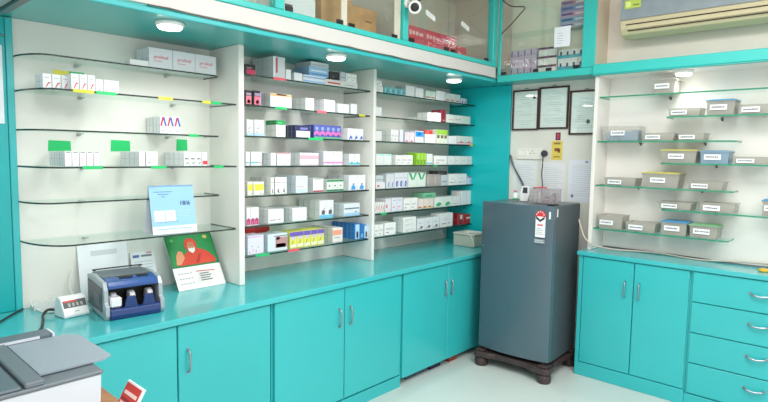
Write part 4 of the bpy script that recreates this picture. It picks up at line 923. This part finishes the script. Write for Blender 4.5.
# things on the fridge
FT = FRZ + HB
e = empty('meter_device', (.985, -.40, FT+.0006), math.radians(8))
m = MB(); Mq = Matrix.Rotation(.30, 4, 'X')
m.prism([(-.028, 0), (.03, 0), (.046, .05), (.036, .115), (-.012, .115), (-.028, .06)], -.01, .018, mat('device_white', (236, 238, 240), .35), axis='y', M=Matrix.Translation((0, 0, 0))); m.build('body', e, bevel=.003)
m = MB(); m.prism([(-.008, .062), (.030, .062), (.030, .105), (-.004, .105)], -.0118, -.0102, flat((58, 60, 66)), axis='y'); m.build('display', e)
tag(e, 'small white meter with dark display standing on the fridge', 'meter')
e = empty('medicine_bottle', (.925, -.42, FT+.0006))
m = MB(); m.lathe([(.018, 0), (.019, .004), (.019, .05), (.010, .062), (.010, .066)], mat('bottle_white', (232, 236, 234), .4)); m.build('bottle', e)
m = MB(); m.lathe([(.0125, .0662), (.0125, .085), (.008, .088)], mat('cap_rose', (222, 160, 170), .4)); m.build('cap', e)
m = MB(); m.lathe([(.0195, .004), (.0195, .022)], mat('bottle_green_band', (60, 160, 110), .4)); m.build('label_band', e)
tag(e, 'small white bottle with green band on the fridge, left of the meter', 'bottle')
e = empty('organiser_tray', (1.17, -.42, FT+.0006), math.radians(3)); CT = plastic_clear('smoky_plastic', (186, 176, 182), .3)
m = MB(); a, b, h, t = .095, .06, .105, .0025
m.box(-a, a, -b, b, 0, t, CT); m.box(-a, a, -b, -b+t, t, h, CT); m.box(-a, a, b-t, b, t, h, CT); m.box(-a, -a+t, -b+t, b-t, t, h, CT); m.box(a-t, a, -b+t, b-t, t, h, CT); m.box(-.001, .001, -b+t, b-t, t, h*.9, CT)
m.box(-a-.004, a+.004, -b-.004, -b, h-.006, h, CT); m.build('tray', e)
tag(e, 'smoky clear organiser tray on the middle of the fridge top', 'tray')
for i, (dx, dy, w, h, c, nm) in enumerate(((-.07, -.02, .03, .062, (200, 208, 200), 'pale green tube'), (-.03, -.03, .026, .08, (222, 226, 226), 'white tube'), (.03, -.02, .04, .05, (150, 134, 146), 'mauve pack'), (.068, .0, .022, .07, (120, 110, 120), 'grey pack'))):
    m = MB()
    if 'tube' in nm: m.lathe([(w*.4, 0), (w*.5, .004), (w*.5, h*.75), (w*.28, h*.8), (w*.28, h)], mat('tube_%d' % i, c, .4), seg=14)
    else: m.box(-w/2, w/2, -.012, .012, 0, h, mat('tube_%d' % i, c, .5), c=.002); m.box(-w*.4, w*.4, -.0126, -.012, h*.4, h*.6, flat((206, 200, 206)))
    tag(m.build('medicine_'+('tube' if 'tube' in nm else 'pack'), None, (1.17+dx, -.42+dy, FT+.0036)), nm + ' inside the smoky organiser tray', 'medicine', 'packs in the organiser tray')
m = MB(); m.tube(smooth_path([(1.12, -.46, FT+.112), (1.16, -.45, FT+.118), (1.20, -.46, FT+.111)]), .005, flat((206, 92, 92))); m.tube([(1.098, -.47, FT+.1115), (1.155, -.465, FT+.1125)], .005, flat((206, 92, 92)))
tag(m.build('red_pen'), 'red pen lying across the rim of the organiser tray', 'pen')
m = MB(); m.tube(smooth_path([(1.345, -.22, 1.13), (1.375, -.245, 1.07), (1.41, -.25, 1.0), (1.47, -.24, .955), (1.58, -.15, .928), (1.73, -.08, .925), (1.87, -.05, .925), (2.12, -.09, .921), (2.4, -.04, .935), (2.7, -.03, .94), (2.95, -.05, .921)]), .0055, mat('beige_cable', (196, 186, 172), .5))
tag(m.build('cable'), 'beige cable running from the fridge over the right worktop', 'cable')
m = MB(); m.tube(smooth_path([(1.46, -.022, .9215), (1.8, -.018, .922), (2.1, -.03, .921), (2.3, -.06, .920), (2.6, -.05, .9215), (2.95, -.03, .921)]), .0045, mat('grey_cable', (96, 100, 108), .5))
tag(m.build('cable'), 'grey cable lying along the back of the right worktop', 'cable')
m = MB(); m.lathe([(.026, 0), (.03, .006), (.028, .014), (.01, .02)], mat('brass_yellow', (226, 180, 60), .35), cx=2.50, cy=-.20, cz=.9155)
m.tube(smooth_path([(2.50, -.2, .926), (2.54, -.22, .924), (2.58, -.23, .922)]), .006, mat('brass_yellow', (226, 180, 60), .35))
tag(m.build('yellow_knob'), 'small yellow object on the right worktop at the picture edge', 'knob')

# ================================================================== ON THE LEFT WORKTOP
Z = ZT + .0006
# beige box near the corner
e = empty('storage_box', (.40, -.275, Z), math.radians(0)); BB = mat('beige_box_plastic', (186, 190, 178), .5)
m = MB(); m.box(-.105, .105, -.055, .16, 0, .095, BB, c=.005); m.build('body', e)
m = MB(); m.box(-.109, .109, -.060, .164, .0955, .112, BB, c=.004); m.build('lid', e)
tag(e, 'grey-beige lidded box on the worktop beside the fridge', 'box')
m = MB(); m.tube(smooth_path([(.50, -.30, .938), (.47, -.28, .945), (.43, -.32, .940), (.47, -.333, .92), (.50, -.338, .88), (.515, -.342, .835)]), .004, flat((226, 226, 220))); m.tube(smooth_path([(.38, -.29, .938), (.42, -.27, .942), (.50, -.24, .946), (.56, -.2, .95)]), .004, flat((226, 226, 220)))
tag(m.build('cable'), 'thin white cable trailing over the grey-beige box', 'cable')

# note counting machine
nc = empty('note_counter', (.345, -3.112, Z), math.radians(-6)); NS = mat('silver_plastic', (164, 174, 182), .3, metal=.3); NB = mat('blue_plastic', (30, 76, 146), .3, coat=.3); ND = mat('dark_smoke_plastic', (52, 58, 66), .35); NDB = mat('navy_plastic', (24, 54, 112), .35)
w, d, h = .121, .148, .180
for s in (-1, 1):
    m = MB(); prof = [(-d, .012), (d-.005, .0), (d+.006, .02), (d+.002, .065), (d-.016, .075), (d-.020, .135), (d-.04, .168), (-d*.4, h), (-d, h-.012)]
    m.prism(prof, s*w-.010, s*w+.010, NS, axis='y'); m.build('side_frame', nc, bevel=.003)
m = MB(); m.prism([(-d+.02, .03), (d-.045, .03), (d-.045, .14), (-d+.02, .15)], -w-.0125, -w-.0105, ND, axis='y')
m.prism([(-.02, .05), (.07, .05), (.07, .11), (-.02, .11)], -w-.0135, -w-.0127, mat('grey_panel', (96, 106, 118), .4), axis='y'); m.build('side_panel', nc)
m = MB(); m.box(-d+.004, .03, -w+.0105, w-.0105, .012, .150, BLACK, c=.003); m.box(.0305, d-.03, -w+.0105, w-.0105, .01, .018, ND); m.build('inner_body', nc)
m = MB(); m.prism([(d-.06, .138), (d-.022, .136), (d-.022, .150), (d-.040, .166), (.052, h-.003), (.045, h-.014)], -w+.0105, w-.0105, NB, axis='y'); m.build('control_panel', nc, bevel=.002)
m = MB(); m.prism([(.060, h-.0045), (.082, h-.009), (.083, h-.005), (.061, h-.0005)], -.05, .01, BLACK, axis='y'); m.prism([(.060, h-.0045), (.082, h-.009), (.083, h-.005), (.061, h-.0005)], .03, .08, BLACK, axis='y'); m.build('display', nc)
m = MB(); m.prism([(-d+.01, .1505), (.044, .1505), (.044, h-.003), (-d+.01, h-.004)], -w+.0105, w-.0105, mat('hopper_grey', (84, 94, 104), .35), axis='y'); m.build('hopper', nc)
m = MB(); m.tube(smooth_path([(-d+.03, -w+.02, h+.003), (-d+.03, -w+.02, h+.007), (-d+.03, w-.02, h+.007), (-d+.03, w-.02, h+.003)], 4), .0035, BLACK); m.build('carry_handle', nc)
m = MB(); m.prism([(.055, .018), (d+.008, .0), (d+.014, .02), (d+.008, .045), (d-.01, .05), (.075, .03)], -w+.0105, w-.0105, NDB, axis='y'); m.build('stacker_tray', nc, bevel=.003)
for y in (-.018, .062):
    m = MB(); m.prism([(y-.030, .046), (y+.030, .046), (y+.018, .098), (y-.018, .098)], d-.012, d-.002, NDB, axis='x'); m.build('stacker_guide', nc, bevel=.002)
for y in (-.078, -.018, .062):
    m = MB()
    m.lathe([(.030, -.012), (.032, -.008), (.032, .008), (.030, .012)], mat('white_wheel', (226, 228, 232), .35), M=Matrix.Translation((.072, y + (.02 if y > -.05 else 0), .078)) @ Matrix.Rotation(PI/2, 4, 'X')); m.build('stacker_wheel', nc)
m = MB(); m.box(.06, d-.010, -.106, -.056, .052, .098, MATS['white_wheel'], c=.006); m.build('note_guide', nc)
tag(nc, 'blue and silver banknote counting machine on the worktop', 'note counter')

# customer display
cd = empty('customer_display', (.265, -3.325, Z), math.radians(6)); CW = mat('device_white', (236, 238, 240), .35)
m = MB(); m.prism([(-.055, 0), (.05, 0), (.055, .014), (.012, .085), (-.012, .092), (-.03, .088), (-.055, .02)], -.056, .056, CW, axis='y'); m.build('body', cd, bevel=.005)
n_ = Vector((.071, 0, .043)).normalized(); q = lambda t, o: (.055+(.012-.055)*t + n_.x*o, .014+(.085-.014)*t + n_.z*o)
m = MB(); m.prism([q(.42, .0003), q(.42, .0015), q(.85, .0015), q(.85, .0003)], -.050, .050, flat((92, 92, 96)), axis='y'); m.prism([q(.74, .0016), q(.74, .002), q(.84, .002), q(.84, .0016)], -.046, .01, flat((206, 70, 70)), axis='y')
for i in range(4): m.prism([q(.48, .0016), q(.48, .002), q(.68, .002), q(.68, .0016)], -.03+.018*i, -.02+.018*i, flat((170, 176, 168)), axis='y')
m.build('display', cd)
m = MB(); m.prism([q(.16, .0004), q(.16, .001), q(.2, .001), q(.2, .0004)], -.008, .012, flat((150, 154, 160)), axis='y'); m.build('button', cd)
tag(cd, 'white display unit with dark screen beside the note counter', 'display')
m = MB(); m.tube(smooth_path([(.215, -3.378, .845), (.20, -3.405, .846), (.217, -3.43, .832), (.30, -3.455, .8265), (.40, -3.49, .8265), (.473, -3.53, .8265), (.60, -3.62, .8265)]), .006, BLACK)
tag(m.build('cable'), 'black cable curving from the white display to the worktop edge', 'cable')
m = MB(); m.tube(smooth_path([(.03, -3.425, .86), (.06, -3.43, .84), (.13, -3.41, .8245), (.16, -3.395, .8245), (.18, -3.37, .8245), (.205, -3.36, .83)]), .004, flat((226, 226, 222))); m.tube(smooth_path([(.02, -3.24, .98), (.04, -3.26, .90), (.08, -3.24, .8245), (.12, -3.27, .8245)]), .0035, flat((226, 226, 222)))
tag(m.build('cable'), 'thin white cables behind the display unit', 'cable')
m = MB(); P = [(-3.43, .8206), (-3.432, .84), (-3.40, .855), (-3.37, .845), (-3.33, .868), (-3.30, .85), (-3.285, .8206)]
m.prism(P, .03, .09, plastic_clear('crumpled_plastic', (236, 240, 240), .55), axis='x'); m.prism([(p[0]+.02, p[1]) if p[1] < .83 else (p[0]+.03, p[1]-.02) for p in P], .092, .13, plastic_clear('crumpled_plastic', (236, 240, 240), .55), axis='x')
tag(m.build('plastic_bag'), 'crumpled clear plastic bag in the corner behind the display', 'bag')
m = MB(); m.tube([(.026, -3.462, .8262), (.07, -3.50, .8262), (.124, -3.545, .8262), (.185, -3.59, .8262), (.34, -3.72, .8262)], .005, BLACK)
tag(m.build('cable'), 'short black cable at the foot of the teal panelling', 'cable')
# leaning sheets behind the machine
m = MB(); m.prism([(.050, ZT+.001), (.053, ZT+.001), (.009, 1.105), (.006, 1.105)], -3.212, -2.965, flat((238, 240, 246)), axis='y')
for i in range(1): m.prism([(.0193, 1.04), (.0199, 1.04), (.0158, 1.066), (.0152, 1.066)], -3.15, -3.02, flat((206, 208, 216)), axis='y')
tag(m.build('paper_sheet'), 'white payment sheet leaning on the wall behind the note counter', 'paper')
m = MB(); m.prism([(.050, ZT+.001), (.054, ZT+.001), (.010, 1.030), (.006, 1.030)], -2.948, -2.812, flat((232, 236, 240)), axis='y')
def band(y0, y1, t0, t1, c, a0=(.054, ZT+.001), a1=(.010, 1.030)):
    k = lambda t, o: (a0[0]+(a1[0]-a0[0])*t+o, a0[1]+(a1[1]-a0[1])*t)
    m.prism([k(t0, .0002), k(t0, .0008), k(t1, .0008), k(t1, .0002)], y0, y1, flat(c), axis='y')
band(-2.935, -2.90, .86, .93, (90, 110, 170)); band(-2.89, -2.83, .87, .92, (120, 126, 140))
for i in range(5): band(-2.93, -2.83, .42+.08*i, .44+.08*i, (196, 200, 210))
band(-2.86, -2.83, .95, .98, (222, 110, 120))
tag(m.build('card_sign'), 'small white printed sign with blue mark leaning on the wall', 'sign')

# blue desk calendar on the lowest glass shelf
cz = 1.148+.0055
ca = empty('desk_calendar', (.20, -2.808, cz), math.radians(-2))
m = MB(); m.prism([(.062, 0), (.0645, 0), (.014, .252), (.0115, .252)], -.122, .118, flat((150, 196, 232)), axis='y')
def cband(y0, y1, t0, t1, c, o=.0003):
    k = lambda t, oo: (.0645+(.014-.0645)*t+oo, .252*t)
    m.prism([k(t0, .0001), k(t0, .0004+o), k(t1, .0004+o), k(t1, .0001)], y0, y1, flat(c), axis='y')
cband(-.122, .118, .005, .16, (240, 244, 248)); cband(-.10, .09, .09, .115, (150, 190, 226), .0006)
cband(-.122, .118, .97, 1.0, (120, 160, 206)); cband(-.10, .02, .24, .26, (120, 170, 220))
cband(-.105, -.052, .26, .48, (240, 244, 246), .0006); cband(-.046, .006, .26, .48, (240, 244, 246), .0006)
for i in range(3): cband(-.10+.02*i, .0-.02*i, .86-.05*i, .875-.05*i, (90, 130, 180)); cband(.02, .10-.01*i, .46-.05*i, .47-.05*i, (176, 206, 232))
m.build('front_sheet', ca)
m = MB(); m.prism([(-.062, 0), (-.0645, 0), (.0085, .252), (.011, .252)], -.122, .118, flat((236, 238, 240)), axis='y'); m.prism([(-.0615, .0), (.0615, 0), (.0615, .0015), (-.0615, .0015)], -.122, .118, flat((226, 230, 234)), axis='y'); m.build('back_stand', ca)
text('date_print', '18/6', .034, flat((40, 56, 90)), ca, (.0645-.0505*.60+.0022, .062, .252*.62), (PI/2-.0, math.radians(-11.3)*0, PI/2))
tag(ca, 'blue tent desk calendar on the lowest shelf of left bay', 'calendar')

# picture calendar leaning under the shelf
pc = empty('wall_calendar', (.0, -2.625, ZT+.0008), 0)
a0, a1 = (.205, 0), (.03, .285)
L = .335
def pk(t, o=0): return (a0[0]+(a1[0]-a0[0])*t+o*.85, a0[1]+(a1[1]-a0[1])*t+o*.52)
def pquad(m, pts, c, o=.0004, hgt=.0005):
    """outline given in (across, up) fractions of the picture, laid on the leaning sheet"""
    W2 = .145
    P = [(-W2+2*W2*s, t) for s, t in pts]
    n = len(P); vs = []
    for oo in (o, o+hgt):
        for y, t in P: k = pk(t, oo); vs.append((k[0], y, k[1]))
    m.add(vs, [list(range(n))[::-1], list(range(n, 2*n))] + [(i, (i+1) % n, n+(i+1) % n, n+i) for i in range(n)], flat(c))
def circ(cx, cy, rx, ry, n=18, a0=0, a1=2*PI): return [(cx+rx*math.cos(a0+(a1-a0)*i/n), cy+ry*math.sin(a0+(a1-a0)*i/n)) for i in range(n+(a1-a0 < 6))]
m = MB(); m.prism([pk(0, 0), pk(0, .0012), pk(1, .0012), pk(1, 0)], -.145, .145, flat((236, 236, 234)), axis='y'); m.build('sheet', pc)
m = MB()
pquad(m, [(0, .40), (1, .40), (1, 1), (0, 1)], (20, 118, 62), .0013)
pquad(m, [(.03, .43), (.97, .43), (.97, .97), (.03, .97)], (34, 138, 74), .0020)
pquad(m, [(.14, .43), (.93, .43), (.93, .52), (.78, .66), (.62, .72), (.42, .70), (.28, .60), (.18, .52)], (214, 66, 44), .0026)       # robe
pquad(m, [(.10, .45), (.20, .45), (.30, .56), (.28, .68), (.20, .70), (.14, .62)], (226, 150, 110), .0032)                              # raised hand
pquad(m, circ(.49, .79, .13, .13), (220, 60, 40), .0032)                                                                             # head scarf
pquad(m, circ(.49, .765, .075, .09), (206, 140, 104), .0038)                                                                        # face
pquad(m, [(.42, .745), (.455, .72), (.49, .735), (.525, .72), (.56, .745), (.555, .68), (.49, .63), (.425, .68)], (240, 238, 234), .0044)                                        # beard
pquad(m, [(.45, .785), (.475, .785), (.475, .795), (.45, .795)], (60, 40, 36), .0044); pquad(m, [(.505, .785), (.53, .785), (.53, .795), (.505, .795)], (60, 40, 36), .0044)
pquad(m, [(.41, .83), (.57, .83), (.56, .87), (.42, .87)], (226, 80, 50), .0044)
pquad(m, circ(.84, .92, .05, .035), (206, 190, 110), .0026); pquad(m, circ(.13, .90, .035, .03), (120, 180, 120), .0026)
pquad(m, [(.5, .45), (.56, .45), (.66, .60), (.62, .62)], (176, 44, 32), .0032)
m.build('picture', pc)
m = MB()
for i in range(5):
    for j in range(3): pquad(m, [(.08+.06*i, .10+.09*j), (.12+.06*i, .10+.09*j), (.12+.06*i, .115+.09*j), (.08+.06*i, .115+.09*j)], (150, 156, 166), .0013)
pquad(m, [(.42, .08), (.78, .08), (.86, .30), (.50, .32)], (222, 222, 218), .0013, .0012)
pquad(m, [(.44, .295), (.84, .275), (.845, .29), (.445, .31)], (190, 60, 70), .0026)
for i in range(4): pquad(m, [(.50, .12+.04*i), (.74-.04*(i % 2), .12+.04*i), (.75-.04*(i % 2), .14+.04*i), (.51, .14+.04*i)], (110, 112, 120), .0027)
m.build('date_block', pc)
pc.rotation_euler.z = math.radians(0)
tag(pc, 'picture calendar of a bearded man in red robes, leaning under shelf', 'calendar')

# ================================================================== FOREGROUND: desk, printer, red stand
dk = empty('desk', (1.22, -4.0, 0)); WD = mat('brown_wood', (176, 124, 86), .5, noise=.15, nscale=12)
m = MB(); m.box(-.32, .40, -.62, .482, .765, .799, WD, c=.003); m.build('desk_top', dk)
for sx in (-.28, .36):
    for sy in (-.58, .43):
        m = MB(); m.box(sx-.025, sx+.025, sy-.025, sy+.025, .0005, .7645, WD, c=.003); m.build('leg', dk)
m = MB(); m.box(-.25, .33, .42, .44, .66, .7645, WD); m.build('apron', dk)
tag(dk, 'brown wooden desk edge beneath the printer', 'desk')
pr = empty('printer', (1.275, -3.922, .8)); PW = mat('printer_white', (206, 212, 222), .35); PG = mat('printer_grey', (104, 114, 122), .45); PG2 = mat('printer_grey_lid', (92, 104, 114), .4); PL = mat('printer_tray_grey', (142, 154, 166), .4)
m = MB(); m.prism([(-.20, .0006), (.20, .0006), (.222, .195), (-.20, .195)], -.30, .272, PW, axis='y'); m.build('body', pr, bevel=.006)
m = MB(); m.box(-.205, .226, -.305, .276, .1956, .207, PG, c=.004); m.build('top_rim', pr)
m = MB(); m.box(-.18, .223, -.30, .085, .2075, .216, PG2, c=.003); m.box(-.18, .2235, .092, .135, .2075, .222, PG, c=.003); m.build('scanner_lid', pr)
m = MB(); m.prism([(-.135, .140), (.165, .140), (.165, .30), (.145, .325), (-.10, .325), (-.135, .29)], .2105, .2155, PL, axis='z'); m.build('output_tray', pr)
m = MB(); m.box(-.205, -.14, .07, .26, .2075, .226, PG2, c=.003); m.build('rear_feeder', pr)
m = MB(); m.box(-.139, -.136, .09, .225, .217, .2255, PW); m.box(-.2, -.139, .2603, .267, .2078, .226, PW); m.build('feeder_edge', pr)
m = MB(); m.box(.2235, .2275, -.27, .02, .05, .15, PG2, c=.001); m.build('cassette_front', pr)
pr.scale.z = .955
tag(pr, 'white printer with grey lid and tray in the left foreground', 'printer')
rs = empty('qr_stand', (1.475, -3.615, .80))
rs.name = 'acrylic_stand'
Mr = Matrix.Rotation(-.52, 4, 'X') @ Matrix.Translation((0, 0, .0))
m = MB(); m.box(-.052, .052, -.003, .003, 0.006, .136, flat((240, 240, 244)), c=.001, M=Mr); m.build('board', rs)
m = MB(); m.box(-.049, .044, -.0038, -.0031, .01, .130, flat((206, 60, 52)), M=Mr)
for a, b, z_ in ((-.040, .036, .100), (-.040, .010, .070)): m.box(a, b, -.0044, -.0039, z_, z_+.010, flat((244, 214, 208)), M=Mr)
m.box(-.04, .036, -.0044, -.0039, .084, .090, flat((150, 30, 34)), M=Mr); m.box(-.035, .03, -.0044, -.0039, .018, .060, flat((226, 220, 220)), M=Mr)
m.build('red_print', rs)
ac_ = plastic_clear('acrylic', (236, 240, 240), .5)
m = MB(); m.box(-.054, .054, -.02, .07, 0.0006, .004, ac_); m.prism([(.025, .004), (.030, .004), (.030, .040), (.026, .040)], -.04, .04, ac_, axis='x'); m.build('base', rs)
tag(rs, 'red and white card stand leaning back on the desk beside the printer', 'stand')

# hanging screen, its near corner shows in the upper left
hs = empty('hanging_screen', (1.796, -4.14, 1.90))
m = MB(); a, b = .32, .31
for q_ in ((-a, a, b-.022, b), (-a, a, -b, -b+.022), (-a, -a+.022, -b+.022, b-.022), (a-.022, a, -b+.022, b-.022)): m.box(q_[0], q_[1], q_[2], q_[3], 0, .035, mat('black_gloss_frame', (24, 18, 22), .3), c=.003)
m.build('frame', hs)
m = MB(); m.box(-a+.0225, a-.0225, -b+.0225, b-.0225, .006, .03, mat('grey_screen_panel', (132, 138, 138), .3)); m.build('panel', hs)
m = MB(); m.lathe([(.014, .0305), (.014, 1.099)], STEEL, seg=14); m.build('pole', hs)
tag(hs, 'black-framed grey panel hanging in the upper left corner', 'screen')

# ================================================================== LIGHT PANELS ADDED OUT OF VIEW
PAN = mat('added_lamp_diffuser', (255, 255, 252), .4, emit=3)
def added_light(x, y, w, d, p, label):
    e = empty('added_ceiling_light', (x, y, 3.0))
    m = MB()
    for q_ in ((-w/2-.02, w/2+.02, d/2, d/2+.02), (-w/2-.02, w/2+.02, -d/2-.02, -d/2), (-w/2-.02, -w/2, -d/2, d/2), (w/2, w/2+.02, -d/2, d/2)): m.box(q_[0], q_[1], q_[2], q_[3], -.03, -.0005, WHITE)
    m.build('frame', e)
    m = MB(); m.box(-w/2+.0005, w/2-.0005, -d/2+.0005, d/2-.0005, -.024, -.006, PAN); m.build('diffuser', e)
    l = bpy.data.lights.new('lamp', 'AREA'); l.shape = 'RECTANGLE'; l.size = w; l.size_y = d; l.energy = p; l.color = (1, .985, .96)
    o = bpy.data.objects.new('lamp', l); COL.objects.link(o); o.parent = e; o.location = (0, 0, -.035)
    tag(e, label, 'light', 'added ceiling light panels out of view')
added_light(2.4, -1.9, 1.2, .6, 40, 'unseen ceiling light panel added above the open floor')
added_light(2.6, -3.8, 1.2, .6, 30, 'unseen ceiling light panel added above the desk')
added_light(4.0, -2.6, 1.2, .6, 50, 'unseen ceiling light panel added towards the room side')
w = bpy.data.worlds.new('world'); SC.world = w; w.use_nodes = True
w.node_tree.nodes['Background'].inputs[0].default_value = (1.0, .98, .95, 1); w.node_tree.nodes['Background'].inputs[1].default_value = 1.35

# ================================================================== CAMERA
cam = bpy.data.cameras.new('camera'); co = bpy.data.objects.new('camera', cam); COL.objects.link(co)
cam.sensor_width = 36; cam.lens = 552.719*36/768; cam.clip_start = .02
yaw, pitch, roll = (math.radians(v) for v in (42.436, -4.849, .942))
f = Vector((-math.sin(yaw)*math.cos(pitch), math.cos(yaw)*math.cos(pitch), math.sin(pitch))); r_ = Vector((math.cos(yaw), math.sin(yaw), 0)); u = r_.cross(f)
r2 = math.cos(roll)*r_ + math.sin(roll)*u; u2 = -math.sin(roll)*r_ + math.cos(roll)*u
co.matrix_world = Matrix(((r2.x, u2.x, -f.x, 3.028), (r2.y, u2.y, -f.y, -4.209), (r2.z, u2.z, -f.z, 1.589), (0, 0, 0, 1)))
SC.camera = co
SC.view_settings.view_transform = 'Standard'; SC.view_settings.look = 'None'; SC.view_settings.gamma = 1
SC.view_settings.exposure = -0.12
SC.view_settings.use_curve_mapping = False
SC.cycles.max_bounces = 10; SC.cycles.transparent_max_bounces = 24
